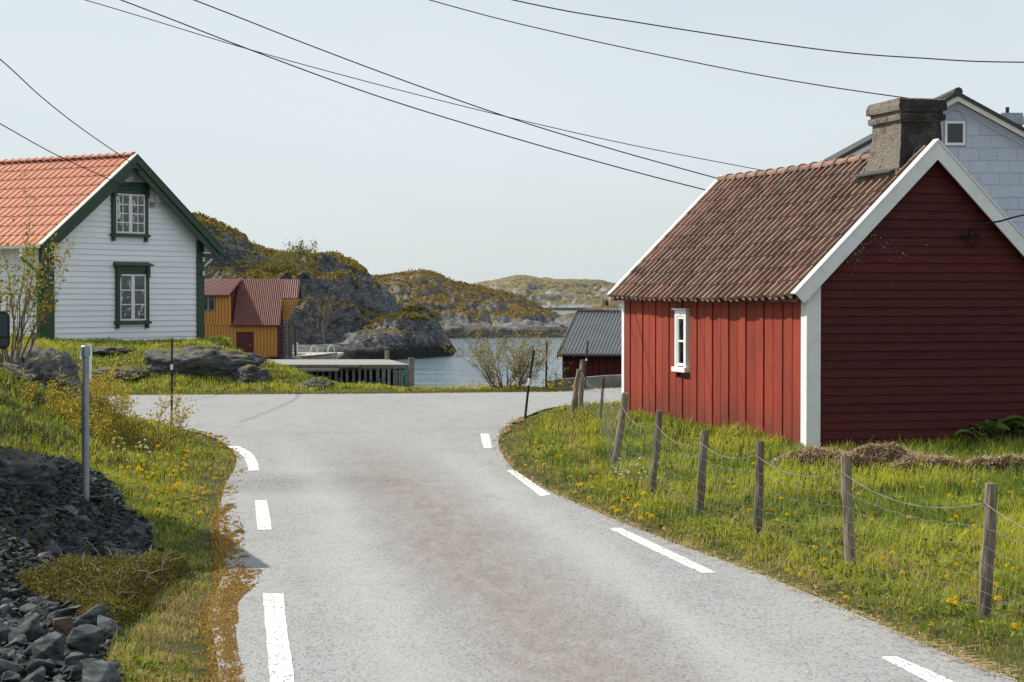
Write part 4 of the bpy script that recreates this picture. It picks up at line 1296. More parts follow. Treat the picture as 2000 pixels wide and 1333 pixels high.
for i in range(8):
    z0 = zc(633) + (zh - .06 - zc(633)) * i / 8; z1 = zc(633) + (zh - .06 - zc(633)) * (i + 1) / 8 - .02
    e0, e1 = X(572) * i / 8 + .06, X(572) * (i + 1) / 8 + .06
    mb.hexa([(.05, yh + .05, z0), (e0, yh + .05, z0), (e0, 2 * RY - yh - .05, z0), (.05, 2 * RY - yh - .05, z0), (.05, yh + .05, z1), (e1, yh + .05, z1), (e1, 2 * RY - yh - .05, z1), (.05, 2 * RY - yh - .05, z1)])
mb.build('hoist_hood', M['ochre'], BH)
mb = MB(); mb.box(dx0 - .12, dx0, -.06, .03, .05, dz1 + .1); mb.box(dx1, dx1 + .12, -.06, .03, .05, dz1 + .1); mb.box(dx0, dx1, -.06, .03, dz1, dz1 + .1)
mb.box(xr - .12, xr + .06, -.05, .10, 0, ze - .1); mb.box(X(449), xr, -.30, -.26, ze - .16, ze - .07); mb.box(xl - .1, X(450), -.30, -.26, zd - .14, zd - .05)
mb.build('maroon_trim', M['maroon'], BH)
dr = MB(); board_wall(dr, dx0, dx1, .05, dz1, .0, .2, .03, .015)
dr = dr.build('door', M['maroon'], BH)
box_part('handle', M['steel'], dr, dx1 - .14, dx1 - .10, -.06, -.03, .9, 1.05)
wx0, wx1, wz0_, wz1_ = X(394), X(420), zc(607), zc(577.5)
mb = MB(); s_ = .07
mb.box(wx0, wx0 + s_, -.06, .0, wz0_, wz1_); mb.box(wx1 - s_, wx1, -.06, .0, wz0_, wz1_); mb.box(wx0 + s_, wx1 - s_, -.06, .0, wz0_, wz0_ + s_); mb.box(wx0 + s_, wx1 - s_, -.06, .0, wz1_ - s_, wz1_); mb.box((wx0 + wx1) / 2 - .05, (wx0 + wx1) / 2 + .05, -.06, .0, wz0_ + s_, wz1_ - s_)
w_ = mb.build('window', M['concrete'], BH)
for a, b in ((wx0 + s_, (wx0 + wx1) / 2 - .05), ((wx0 + wx1) / 2 + .05, wx1 - s_)):
    box_part('pane', M['vanglass'], w_, a, b, -.035, -.025, wz0_ + s_, wz1_ - s_)
for (xx, yy) in ((.35, .3), (.62, 1.6), (.35, 3.0), (.62, 4.6)):
    mb = MB(); mb.box(xx, xx + .18, yy, yy + .18, 0, zh - 1.6 if xx < .5 else ze - .3); mb.build('porch_post', M['pier'], BH)
mb = MB()
for i in range(10): mb.box(.06, .32, .05 + i * .02, .07 + i * .02, .05 + i * .26, .27 + i * .26)
mb.build('stone_quoin', M['chimney'], BH)['kind'] = 'stuff'

# ------------------------------------------------------------------ timber pier
PZ = -2.0
PR = thing('timber_pier', 'low grey timber pier on closely set upright planks', 'pier', (-12.0, 131.0, -3.7))
po = Vector((-12.0, 131.0, -3.7))
Q = [(-18.6, 130.7), (-6.55, 130.7), (-8.9, 143.2), (-21, 143.2)]
mb = MB()
for i in range(34):
    t0, t1 = i / 34 + .002, (i + 1) / 34 - .002
    a0 = Vector((*Q[0], 0)).lerp(Vector((*Q[3], 0)), t0); b0 = Vector((*Q[1], 0)).lerp(Vector((*Q[2], 0)), t0)
    a1 = Vector((*Q[0], 0)).lerp(Vector((*Q[3], 0)), t1); b1 = Vector((*Q[1], 0)).lerp(Vector((*Q[2], 0)), t1)
    dz = rr.uniform(-.01, .01)
    mb.hexa([(a0.x, a0.y, PZ - .07 + dz), (b0.x, b0.y, PZ - .07 + dz), (b1.x, b1.y, PZ - .07 + dz), (a1.x, a1.y, PZ - .07 + dz), (a0.x, a0.y, PZ + dz), (b0.x, b0.y, PZ + dz), (b1.x, b1.y, PZ + dz), (a1.x, a1.y, PZ + dz)])
mb.build('deck', M['deck'], PR, off=po)['kind'] = 'stuff'
mb = MB(); mb.box(-18.6, -6.5, 130.52, 130.69, PZ - .22, PZ + .04); mb.box(-18.4, -6.9, 130.9, 131.1, PZ - .35, PZ - .09); mb.box(-18.4, -6.9, 130.62, 130.72, -3.9, -3.72)
mb.build('edge_beam', M['pier'], PR, off=po)
for i in range(30):
    x = -18.3 + i * .39 + rr.uniform(-.03, .03)
    w = rr.uniform(.17, .23)
    mb = MB(); mb.box(x, x + w, 130.53 + rr.uniform(0, .03), 130.61, -5.4, PZ - .225)
    mb.build('upright_plank', M['pier'], PR, off=po)
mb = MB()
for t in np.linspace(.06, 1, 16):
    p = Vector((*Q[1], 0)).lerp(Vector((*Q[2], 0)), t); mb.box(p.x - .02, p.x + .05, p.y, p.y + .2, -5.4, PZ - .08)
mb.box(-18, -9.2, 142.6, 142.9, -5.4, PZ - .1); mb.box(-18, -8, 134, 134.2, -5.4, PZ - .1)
mb.build('rear_planks', M['near_black'], PR, off=po)['kind'] = 'stuff'
mb = MB(); mb.tube([(-6.62, 130.62, -6), (-6.62, 130.62, -1.5)], .22, 10); mb.build('mooring_pile', M['pier'], PR, off=po)
mb = MB(); mb.tube([(-8.95, 142.6, -6), (-8.95, 142.6, -1.35)], .16, 8); mb.build('mooring_pile', M['pier'], PR, off=po)
mb = MB(); mb.box(-18.0, -11.3, 129.6, 130.5, -2.36, -2.22); mb.box(-11.3, -10.0, 129.7, 130.5, -2.1, -1.95)
mb.build('lower_step', M['pier'], PR, off=po)
mb = MB(); mb.tube([(-7.0, 130.4, PZ - .1), (-7.1, 130.38, -3.2), (-7.35, 130.4, -3.9)], .035, 5); mb.tube([(-9.6, 130.45, PZ), (-9.62, 130.45, -4)], .03, 5); mb.tube([(-9.2, 130.42, -3.2), (-8.6, 130.42, -2.9), (-8.3, 130.42, -2.7)], .03, 5); mb.tube([(-11.9, 130.42, -3.4), (-11.4, 130.42, -3.0), (-11.1, 130.45, -2.6)], .03, 5)
mb.build('rope', M['rope'], PR, off=po)
# dock behind it with two ladder hoops
dk = Vector((-17.0, 163.0, -3.4))
DK = thing('swimming_dock', 'small dock with slatted side and two curved ladder rails', 'dock', dk)
mb = MB(); mb.hexa([(-19.8, 160, -2.5), (-14.1, 160, -2.5), (-14.1, 167, -2.35), (-20.5, 167, -2.35), (-19.8, 160, -2.3), (-14.1, 160, -2.15), (-14.1, 167, -2.15), (-20.5, 167, -2.2)]); mb.build('deck', M['deck'], DK, off=dk)
for i in range(18):
    x = -16.9 + i * .16
    mb = MB(); mb.box(x, x + .11, 159.9, 159.98, -3.4, -2.42 + .018 * i); mb.build('slat', M['deck'], DK, off=dk)
mb = MB(); mb.tube([(-17.0, 159.94, -2.36), (-14.0, 159.94, -2.04)], .06, 5); mb.build('top_rail', M['pier'], DK, off=dk)
for px in (616, 649):
    mb = MB(); x = (px - 1000) / FPX * 162
    mb.tube([(x - .28, 161, -2.3), (x - .27, 161, -1.8), (x - .17, 161, -1.5), (x, 161, -1.42), (x + .17, 161, -1.5), (x + .27, 161, -1.8), (x + .28, 161, -2.3)], .045, 6)
    mb.build('ladder_rail', M['porcelain'], DK, off=dk)
mb = MB(); mb.tube([(-18.15, 160.5, -3.6), (-18.15, 160.5, -1.05)], .16, 8); mb.build('mooring_pile', M['pier'], DK, off=dk)
mb = MB(); mb.tube([(-17.5, 162, -2.3), (-17.5, 162, -1.3), (-17.42, 162, -1.28)], .06, 6); mb.build('water_post', M['porcelain'], DK, off=dk)
mb = MB(); mb.tube([(-15.5, 166, -2.3), (-15.7, 166, -.7), (-15.8, 166, -.1)], .03, 5); mb.build('thin_pole', M['pier'], DK, off=dk)

# ------------------------------------------------------------------ shed with dark roof, retaining wall
p = at(1091, 691, 60)
SH = thing('dark_roofed_shed', 'low red shed with dark corrugated roof behind the concrete wall', 'shed', (p.x, p.y, -1.3), R(-12.7))
e = p.z + 1.3; rgz = 2.05 + 1.3; HL = 9.0
mb = MB(); mb.prism([(.30, 0), (5.9, 0), (5.9, e - .02), (3.1, rgz - .12), (.30, e - .02)], lambda a, b, t: (HL - .1 if t else .12, a, b)); mb.build('wall_core', M['maroon'], SH)
mb = MB(); board_wall(mb, .10, HL - .1, 0, e - .0, .29, .22, .03, .02); mb.build('wall_boards', M['gable'], SH)['kind'] = 'stuff'
mb = MB(); mb.box(.07, .16, .22, .26, 0, e - .02); mb.build('corner_board', M['gable'], SH)
mb = MB(); corrugated(mb, (0, 0, e), (HL, 0, e), (0, 3.1, rgz), (HL, 3.1, rgz), 86, .018, 4, .03); mb.build('roof_sheet', M['slate'], SH)
mb = MB(); corrugated(mb, (0, 6.2, e), (HL, 6.2, e), (0, 3.1, rgz), (HL, 3.1, rgz), 86, .018, 4, .03); mb.build('rear_roof_sheet', M['slate'], SH)
mb = MB(); mb.prism([(-.02, e - .14), (3.1, rgz - .14), (3.1, rgz + .035), (-.04, e + .03)], lambda a, b, t: (-.01 if t else -.05, a, b)); mb.prism([(6.22, e - .14), (3.1, rgz - .14), (3.1, rgz + .035), (6.24, e + .03)], lambda a, b, t: (-.01 if t else -.05, a, b)); mb.build('bargeboard', M['slate'], SH)
mb = MB(); mb.box(0, HL, 3.02, 3.18, rgz + .01, rgz + .045); mb.build('ridge_cap', M['slate'], SH)
mb = MB(); mb.tube([(.0, -.06, e - .05), (HL, -.06, e - .05)], .05, 6); mb.build('gutter', M['black'], SH)
rw = Vector((2.5, 54.9, 0))
mb = MB(); 
pts = [(.95, 55.0, .16), (1.3, 55.0, .22), (1.9, 54.9, .27), (2.6, 54.8, .33), (3.6, 54.7, .37), (9, 54.3, .40)]
for (x0, y0, z0), (x1, y1, z1) in zip(pts[:-1], pts[1:]):
    mb.hexa([(x0, y0, -.5), (x1, y1, -.5), (x1, y1 + .25, -.5), (x0, y0 + .25, -.5), (x0, y0, z0), (x1, y1, z1), (x1, y1 + .25, z1), (x0, y0 + .25, z0)])
o = mb.build('retaining_wall', M['concrete'], None, off=rw); o.location = rw
tag(o, 'low grey concrete retaining wall along the far side of the cross road', 'wall')

# ------------------------------------------------------------------ blue-grey house behind
HY = 57.0
BG = thing('blue_house', 'blue grey shingled house with dark roof rising behind the red house', 'house', ((1863 - 1000) / FPX * HY, HY, .2))
zq = lambda py: EYE - (py - 580) / FPX * HY - .2
SLB, APB, HWB, LB = .545, zq(187), 4.7, 8.0
rb = lambda x: APB - abs(x) * SLB
mb = MB(); slope_prism(mb, [(-HWB + .4, -.5), (HWB - .4, -.5), (HWB - .4, rb(HWB - .4) - .32), (0, APB - .32), (-HWB + .4, rb(HWB - .4) - .32)], .03, LB); mb.build('wall_core', M['blue'], BG)
ch_, sw = .352, .56
wX0, wX1, wZ0, wZ1 = (1843 - 1863) / FPX * HY, (1883 - 1863) / FPX * HY, zq(285), zq(238)
row = 0
z = APB - .45
while z > APB - 4.6:
    z0, z1 = z - ch_, z
    half = lambda zz: (APB - .40 - zz) / SLB
    h0, h1 = min(half(z0), HWB - .4), min(half(z1), HWB - .4)
    x = -4.6 + (row % 2) * sw / 2 + rr.uniform(-.05, .05)
    while x < 4.6:
        a, b = x, x + sw - .006
        a0, b0 = max(a, -h0), min(b, h0)
        a1, b1 = max(a, -h1), min(b, h1)
        if b0 - a0 > .05:
            if b1 < a1: a1 = b1 = max(min((a0 + b0) / 2, h1), -h1)
            spans = [(a0, b0, a1, b1)]
            if z0 < wZ1 + .05 and z1 > wZ0 - .05 and b0 > wX0 - .03 and a0 < wX1 + .03:
                spans = []
                if a0 < wX0 - .06: spans.append((a0, wX0 - .03, min(a1, wX0 - .04), wX0 - .03))
                if b0 > wX1 + .06: spans.append((wX1 + .03, b0, wX1 + .03, max(b1, wX1 + .04)))
            for (q0, q1, q2, q3) in spans:
                clap(q0, q1, q2, q3, z0 + rr.uniform(-.008, .008), z1, -.020, -.004, .02).build('shingle', M['blue'], BG)
        x += sw
    z -= ch_; row += 1
for sgn in (-1, 1):
    def strip(nm, m, d0, d1, y0, y1, x1=HWB):
        q = MB(); slope_prism(q, [(0, APB - d0), (sgn * x1, rb(x1) - d0), (sgn * x1, rb(x1) - d1), (0, APB - d1)], y0, y1); q.build(nm, m, BG)
    strip('roof', M['roofdark'], -.06, .06, -.42, LB + .3)
    strip('fascia', M['cream'], .062, .21, -.38, -.33)
    strip('soffit', M['cream'], .062, .10, -.325, 0.0)
    strip('gable_board', M['blue'], .18, .40, -.06, -.022, HWB - .3)
q = MB(); q.tube([(0, -.45, APB + .05), (0, LB + .3, APB + .05)], .13, 8); q.build('ridge_cap', M['roofdark'], BG)
w_ = MB(); t_ = .07
w_.box(wX0, wX0 + t_, -.06, .0, wZ0, wZ1); w_.box(wX1 - t_, wX1, -.06, .0, wZ0, wZ1); w_.box(wX0 + t_, wX1 - t_, -.06, .0, wZ0, wZ0 + t_); w_.box(wX0 + t_, wX1 - t_, -.06, .0, wZ1 - t_, wZ1)
w_ = w_.build('window', M['trim'], BG)
box_part('pane', M['vanglass'], w_, wX0 + t_, wX1 - t_, -.035, -.025, wZ0 + t_, wZ1 - t_)
cx_ = (2003 - 1863) / FPX * HY
q = MB(); q.box(cx_ - .22, cx_ + .4, 2.0, 2.6, rb(cx_) - .2, zq(232)); c_ = q.build('chimney', M['steel'], BG)
q = MB(); q.hexa([(cx_ - .28, 1.94, zq(232)), (cx_ + .46, 1.94, zq(232)), (cx_ + .46, 2.66, zq(232)), (cx_ - .28, 2.66, zq(232)), (cx_ - .22, 2.0, zq(209)), (cx_ + .4, 2.0, zq(209)), (cx_ + .4, 2.6, zq(209)), (cx_ - .22, 2.6, zq(209))]); q.build('chimney_cowl', M['steel'], c_)
q = MB(); q.box(cx_ - .03, cx_ + .06, 2.25, 2.34, zq(208.9), zq(196)); q.build('flue_pipe', M['black'], c_)

# ================================================================== fence, poles, wires
def post_mesh(b, t, r, n=9, amp=.10, seed=0):
    """round fence post, slightly crooked and chipped"""
    b, t = Vector(b), Vector(t)
    rr_ = random.Random(seed)
    k = 9
    pts = [b.lerp(t, i / (k - 1)) + Vector((rr_.uniform(-1, 1), rr_.uniform(-1, 1), 0)) * r * .12 for i in range(k)]
    mb = MB(); mb.tube(pts, [r * (1.06 - .08 * i / (k - 1)) * rr_.uniform(.96, 1.04) for i in range(k)] , n)
    mb.v = [(x + rr_.uniform(-1, 1) * r * amp, y + rr_.uniform(-1, 1) * r * amp, z + (rr_.uniform(-.5, .5) * r * .3 if i >= len(mb.v) - n else 0)) for i, (x, y, z) in enumerate(mb.v)]
    return mb
fence_px = [  # base px, top px, width px
    ((2235, 1330), (2262, 1035), 30), ((1918, 1212), (1937, 945), 26), ((1664, 1112), (1651, 890), 21), ((1480, 1050), (1484, 862), 17), ((1360, 1014), (1378, 840), 16),
    ((1270, 968), (1288, 803), 14), ((1196, 912), (1222, 768), 14), ((1133, 803), (1138, 703), 10)]
FP = []
for (bp, tp, w) in fence_px:
    b = gp(*bp)
    for _ in range(12): b = gp(bp[0], bp[1], .5 * b.z + .5 * hz(b.x, b.y))
    t = at(tp[0], tp[1], b.y)
    FP.append((b, t, w / 2 / FPX * b.y))
fo = Vector((FP[3][0].x, FP[3][0].y, 0))
FN = thing('sheep_fence', 'sagging sheep fence of weathered wooden posts and wire netting along the verge', 'fence', fo)
for i, (b, t, r) in enumerate(FP):
    post_mesh(b - Vector((0, 0, .25)), t, r, 9, .10, i).build('post', M['post'], FN, off=fo)
# extra leaning wooden post, short stub and rusty iron stake at the far end
b = gp(1113, 812); t = at(1131, 722, b.y + .05); post_mesh(b - Vector((0, 0, .2)), t, .055, 8, .1, 51).build('post', M['post'], FN, off=fo)
b = gp(1124, 803); t = at(1126, 770, b.y); post_mesh(b - Vector((0, 0, .2)), t, .04, 7, .1, 52).build('post', M['post'], FN, off=fo)
b = gp(1170, 834); t = at(1179, 738, b.y); mb = MB(); mb.tube([b - Vector((0, 0, .2)), t], .028, 6); o = mb.build('iron_stake', M['rust'], FN, off=fo)
ST = (b, t)
top = MB(); net = MB()
chain = [FP[0], FP[1], FP[2], FP[3], FP[4], FP[5], FP[6], (ST[0], ST[1], .028), FP[7]]
rw_ = random.Random(8)
for i in range(len(chain) - 1):
    (b0, t0, r0), (b1, t1, r1) = chain[i], chain[i + 1]
    L = (b1 - b0).length
    n = max(8, int(L / .12))
    side = Vector((-.9, -.4, 0)).normalized()
    def strand(f0, f1, dip, jit, ph):
        out = []
        for k in range(n + 1):
            u = k / n
            p = b0.lerp(t0, f0).lerp(b1.lerp(t1, f1), u)
            p = p + side * (r0 * (1 - u) + r1 * u + .004)
            p.z -= dip * 4 * u * (1 - u)
            p.z += jit * math.sin(k * 1.9 + ph) + jit * rw_.uniform(-.4, .4)
            out.append(p)
        return out
    sagv = min(.16, .05 * L)
    d0 = .86 if i < 6 else .82
    s_ = strand(d0, d0, sagv, .0, 0); top.tube(s_, .0024, 4, False)
    s2 = [p + Vector((.006, .0, .007 * math.sin(k * 1.3))) for k, p in enumerate(s_)]; top.tube(s2, .0026, 3, False)
    S2 = []
    for j, f in enumerate((.70, .56, .44, .33, .23, .13, .05)):
        q = strand(f, f, sagv * (.55 - .05 * j), .008, j + i)
        S2.append(q); net.tube(q, .0017 if j else .0024, 3, False)
    for k in range(1, n, 2):
        net.tube([S2[0][k], S2[2][k], S2[4][k], S2[6][k]], .0012, 3, False)
        if k % 4 == 1: net.tube([s_[k], S2[0][k]], .0013, 3, False)
o = top.build('top_wire', M['wire'], FN, off=fo)
o = net.build('wire_netting', M['wire'], FN, off=fo); o['kind'] = 'stuff'

def pole(name, label, cat, bpx, tpx, r, m, Y=None, band=None, group=None, cap=False):
    b = gp(*bpx)
    if Y: b = at(bpx[0], bpx[1], Y)
    if not Y:
        for _ in range(12): b = gp(bpx[0], bpx[1], .5 * b.z + .5 * hz(b.x, b.y))
    t = at(tpx[0], tpx[1], b.y)
    e = thing(name, label, cat, b, 0, group)
    mb = MB(); mb.tube([b - Vector((0, 0, .3)), b.lerp(t, .5), t], [r, r, r * .94], 10); mb.build('shaft', m, e, off=b)
    if band:
        for f0, f1, mm in band:
            mb = MB(); mb.tube([b.lerp(t, f0), b.lerp(t, f1)], r * 1.12, 10); mb.build('reflector_band', mm, e, off=b)
    if cap:
        d = t - b; d.normalize()
        mb = MB(); mb.tube([t - d * .07, t - d * .01, t + d * .035, t + d * .05], [r * 1.28, r * 1.3, r * 1.25, r * .9], 12); mb.build('collar', m, e, off=b)
    return e
pole('snow_pole', 'thin upright black snow pole with one pale band standing before the white house', 'snow pole', (335, 836), (336, 664), .022, M['black'], band=[(.66, .72, M['porcelain'])], group='snow poles')
pole('snow_pole', 'leaning black snow pole with pale band on the grass corner of the junction', 'snow pole', (1022, 822), (1043, 684), .026, M['black'], band=[(.50, .60, M['porcelain'])], group='snow poles')
pole('snow_pole', 'thin black snow pole beside the bare bush across the junction', 'snow pole', (1066, 764), (1068, 667), .026, M['black'], Y=53.6, band=[(.62, .66, M['porcelain'])], group='snow poles')
pole('snow_pole', 'thin black snow pole standing in front of the dark roofed shed', 'snow pole', (1141, 762), (1148, 667), .024, M['black'], Y=54.2, band=[(.60, .64, M['porcelain'])], group='snow poles')
pole('steel_post', 'tall galvanised steel post without a sign on the grassy verge', 'post', (167, 978), (167, 684), .041, M['steel'], cap=True)
b = at(175, 712, 47); e = thing('marker_post', 'short white marker post half hidden behind the tall steel post', 'post', b)
mb = MB(); mb.box(b.x - .045, b.x + .045, b.y - .03, b.y + .03, b.z - .4, b.z + .48); mb.build('stake', M['trim'], e, off=b)
mb = MB(); mb.box(b.x - .22, b.x + .07, b.y - .06, b.y - .031, b.z + .12, b.z + .32); mb.build('crossbar', M['trim'], e, off=b)

# marker stand on the far shore
b = at(1183, 601, 345); e = thing('shore_marker', 'small dark marker on two thin legs standing on the grassy far shore', 'marker', b)
mb = MB(); mb.box(b.x - .45, b.x - .30, b.y, b.y + .1, b.z - .6, b.z + 1.3); mb.box(b.x + .20, b.x + .35, b.y, b.y + .1, b.z - .6, b.z + 1.5); mb.build('legs', M['roofdark'], e, off=b)
mb = MB(); mb.hexa([(b.x - .15, b.y - .1, b.z + .35), (b.x + .55, b.y - .1, b.z + .35), (b.x + .55, b.y - .01, b.z + .35), (b.x - .15, b.y - .01, b.z + .35), (b.x - .1, b.y - .1, b.z + 1.1), (b.x + .42, b.y - .1, b.z + 1.1), (b.x + .42, b.y - .01, b.z + 1.1), (b.x - .1, b.y - .01, b.z + 1.1)]); mb.build('board', M['roofdark'], e, off=b)

# overhead wires
def wire(label, pts, r, k=10):
    P = [at(px, py, Y) for px, py, Y in pts]
    out = []
    for i in range(len(P) - 1):
        p0, p1, p2, p3 = P[max(i - 1, 0)], P[i], P[i + 1], P[min(i + 2, len(P) - 1)]
        for j in range(k):
            t = j / k
            out.append(.5 * ((2 * p1) + (p2 - p0) * t + (2 * p0 - 5 * p1 + 4 * p2 - p3) * t * t + (3 * p1 - p0 - 3 * p2 + p3) * t ** 3))
    out.append(P[-1])
    o = Vector(out[0])
    mb = MB(); mb.tube(out, r, 5)
    ob = mb.build('overhead_wire', M['cable'], None, off=o); ob.location = o
    return tag(ob, label, 'wire', 'overhead wires')
wire('thinnest overhead wire running long and shallow to the ridge of the red house', [(-900, -330, 40), (-300, -130, 40.5), (165, 0, 41), (480, 95, 42), (740, 166, 43), (1000, 231, 44.3), (1240, 285, 45.5), (1520, 339, 47)], .0095)
wire('lowest overhead wire of the long span ending at the far bargeboard of the red roof', [(-900, -420, 40), (-250, -180, 40.4), (235, 0, 41), (500, 102, 41.6), (740, 189, 42.2), (1000, 269, 43), (1240, 336, 43.8), (1392, 375, 44.4)], .013)
wire('overhead wire crossing the long thin wire and meeting the far tip of the red ridge', [(-900, -520, 40), (-200, -220, 40.5), (378, 0, 41), (600, 87, 42), (800, 162, 42.8), (1000, 232, 43.6), (1200, 293, 44.4), (1416, 353, 45)], .013)
wire('overhead wire coming down to the chimney of the red house', [(300, -160, 38), (838, 0, 38), (1100, 67, 37), (1400, 131, 36), (1600, 167, 35), (1785, 194, 34.2)], .0105)
wire('highest overhead wire passing above the chimney and out over the blue house', [(500, -120, 40), (1000, 0, 40), (1250, 45, 40), (1600, 97, 40), (1800, 114, 40), (2000, 122, 40), (2500, 118, 40)], .013)
wire('steep overhead wire coming down to the gable peak of the white house', [(-500, -300, 44), (-200, -50, 48), (0, 116, 52), (80, 189, 56), (160, 252, 61), (262, 322, 66.9)], .016)
wire('sagging overhead wire coming down to the attic window of the white house', [(-500, -60, 46), (-200, 130, 50), (0, 242, 55), (100, 298, 60), (190, 340, 65), (240, 362, 67.1), (292, 382, 68.4)], .016)
wire('short black service cable reaching the dark red gable from outside', [(2400, 330, 28), (2200, 378, 30), (2000, 420, 32), (1950, 433, 32.6), (1905, 438, 32.85)], .016)

# ================================================================== parked van (its door mirror shows)
vd = Vector((-.30, .954, 0)).normalized()
vo = Vector((-6.21, 23.32, .5))         # under the front axle line on its road side
VN = thing('parked_van', 'dark van parked on the rubble bank with only its split door mirror in view', 'van', vo, math.atan2(vd.y, vd.x) - R(90))
# local frame: y forward, x to the road side; body from x=-1.9 to x=0
prof_v = [(.95, .35), (1.02, .75), (.98, .98), (.15, 1.22), (-.55, 1.95), (-.85, 2.40), (-1.3, 2.68), (-3.98, 2.72), (-4.05, 2.66), (-4.1, .40)]
mb = MB(); mb.prism(prof_v, lambda a, b, t: ((-1.86 if t else -.04) + (0.0 if b < 1.3 else (.10 if t else -.10) * (b - 1.3)), a, b))
body = mb.build('body', M['vanpaint'], VN)
mb = MB(); mb.hexa([(-.052, -1.55, 1.30), (-.052, -.25, 1.30), (-.04, -.25, 1.30), (-.04, -1.55, 1.30), (-.115, -1.5, 1.98), (-.115, -.78, 1.98), (-.10, -.78, 1.98), (-.10, -1.5, 1.98)]); mb.build('side_window', M['vanglass'], VN)
mb = MB(); mb.hexa([(-1.7, .165, 1.24), (-.2, .165, 1.24), (-.2, .14, 1.22), (-1.7, .14, 1.22), (-1.6, -.535, 1.95), (-.3, -.535, 1.95), (-.3, -.55, 1.93), (-1.6, -.55, 1.93)]); mb.build('windscreen', M['vanglass'], VN)
for (y) in (.25, -3.15):
    for x in (-.16, -1.74):
        mb = MB(); mb.tube([(x - .11, y, .34), (x - .1, y, .34), (x + .1, y, .34), (x + .11, y, .34)], [.30, .34, .34, .30], 20); w_ = mb.build('wheel', M['tyre'], VN)
        mb = MB(); mb.tube([(x - .115, y, .34), (x + .115, y, .34)], .20, 16); mb.build('rim', M['steel'], w_)
for x in (-.25, -1.65):
    mb = MB(); mb.box(x - .12, x + .12, .94, 1.01, .68, .90); mb.build('headlight', M['porcelain'], VN)
    mb = MB(); mb.box(x - .06, x + .06, -4.13, -4.07, .9, 1.35); mb.build('tail_light', M['redlamp'], VN)
mb = MB(); mb.box(-1.85, -.05, .9, 1.08, .32, .60); mb.box(-1.85, -.05, -4.2, -4.05, .35, .58); mb.build('bumper', M['black'], VN)
# door mirror: housing, flat glass above, wide-angle glass below
mp = at(-3, 645, 23.0)
ml = Matrix.Rotation(-VN.rotation_euler.z, 4, 'Z') @ (mp - vo)
def rounded(w, h, y, r=.06, n=5):
    out = []
    for cx, cy, a0 in ((w / 2 - r, h / 2 - r, 0), (-w / 2 + r, h / 2 - r, 90), (-w / 2 + r, -h / 2 + r, 180), (w / 2 - r, -h / 2 + r, 270)):
        for k in range(n):
            a = R(a0 + 90 * k / (n - 1)); out.append((ml.x + cx + r * math.cos(a), y, ml.z + cy + r * math.sin(a)))
    return out
rings = [rounded(.235, .425, ml.y - .075, .07), rounded(.25, .44, ml.y - .06, .07), rounded(.25, .44, ml.y - .01, .08), rounded(.20, .38, ml.y + .055, .09), rounded(.10, .22, ml.y + .085, .05)]
mb = MB(); V = [p for r_ in rings for p in r_]; n = len(rings[0])
F = [(r_ * n + k, r_ * n + (k + 1) % n, (r_ + 1) * n + (k + 1) % n, (r_ + 1) * n + k) for r_ in range(4) for k in range(n)] + [tuple(range(n)), tuple(range(4 * n, 5 * n))]
mb.add(V, F); mr = mb.build('door_mirror', M['black'], VN, smooth=False)
mb = MB(); mb.box(-.12, ml.x - .08, ml.y - .03, ml.y + .03, ml.z - .16, ml.z - .09); mb.box(-.12, ml.x - .08, ml.y - .03, ml.y + .03, ml.z + .05, ml.z + .12); mb.build('mirror_arm', M['black'], mr)
box_part('main_glass', M['mirror'], mr, ml.x - .095, ml.x + .095, ml.y - .082, ml.y - .074, ml.z - .075, ml.z + .185)
box_part('wide_angle_glass', M['mirror'], mr, ml.x - .095, ml.x + .095, ml.y - .082, ml.y - .074, ml.z - .185, ml.z - .095)

# ================================================================== plants
def leaf_mesh(name, P, size, C, aspect=.55, flat=0.0):
    """one small diamond leaf per point"""
    P = np.asarray(P, float); n = len(P)
    a = rng.normal(size=(n, 3)); a[:, 2] = a[:, 2] * (1 - flat) + .15
    a /= np.linalg.norm(a, axis=1)[:, None]
    b = rng.normal(size=(n, 3)); b -= (b * a).sum(1)[:, None] * a
    b /= np.linalg.norm(b, axis=1)[:, None]
    s = np.asarray(size, float).reshape(-1, 1) * np.ones((n, 1))
    c = np.cross(a, b)
    V = np.stack([P, P + a * s * .5 + b * s * aspect * .5, P + a * s + c * s * .12, P + a * s * .5 - b * s * aspect * .5], 1).reshape(-1, 3)
    F = np.arange(4 * n).reshape(n, 4)
    me = fast_mesh(name, V, F)
    set_tint(me, np.repeat(np.asarray(C), 4, axis=0))
    return me
def tints(n, cols, probs, jit=.18):
    cols = np.array(cols); k = rng.choice(len(cols), n, p=probs)
    return np.clip(cols[k] * (1 + rng.uniform(-jit, jit, (n, 1))), 0, 1)
def grow(mb, p, d, ln, r, depth, tips, rr_, spread=.6, up=.15, nseg=4, kids=(2, 4), wind=Vector((0, 0, 0))):
    pts, rad = [p.copy()], [r]
    q = p.copy(); dd = d.copy()
    for i in range(nseg):
        dd = (dd + Vector((rr_.uniform(-1, 1), rr_.uniform(-1, 1), rr_.uniform(-1, 1))) * .17 + Vector((0, 0, up)) * .3 + wind * .3).normalized()
        q = q + dd * (ln / nseg)
        pts.append(q.copy()); rad.append(r * (1 - .6 * (i + 1) / nseg))
        if depth <= 1: tips.append((q.copy(), dd.copy()))
    mb.tube(pts, rad, 5 if depth > 1 else 3, False)
    if depth > 0:
        for k in range(rr_.randint(*kids)):
            i = rr_.randint(1, nseg)
            nd = (dd + Vector((rr_.uniform(-1, 1), rr_.uniform(-1, 1), rr_.uniform(-.4, .8))) * spread).normalized()
            grow(mb, pts[i], nd, ln * rr_.uniform(.5, .78), max(rad[i] * .7, .0022), depth - 1, tips, rr_, spread, up, nseg, kids, wind)
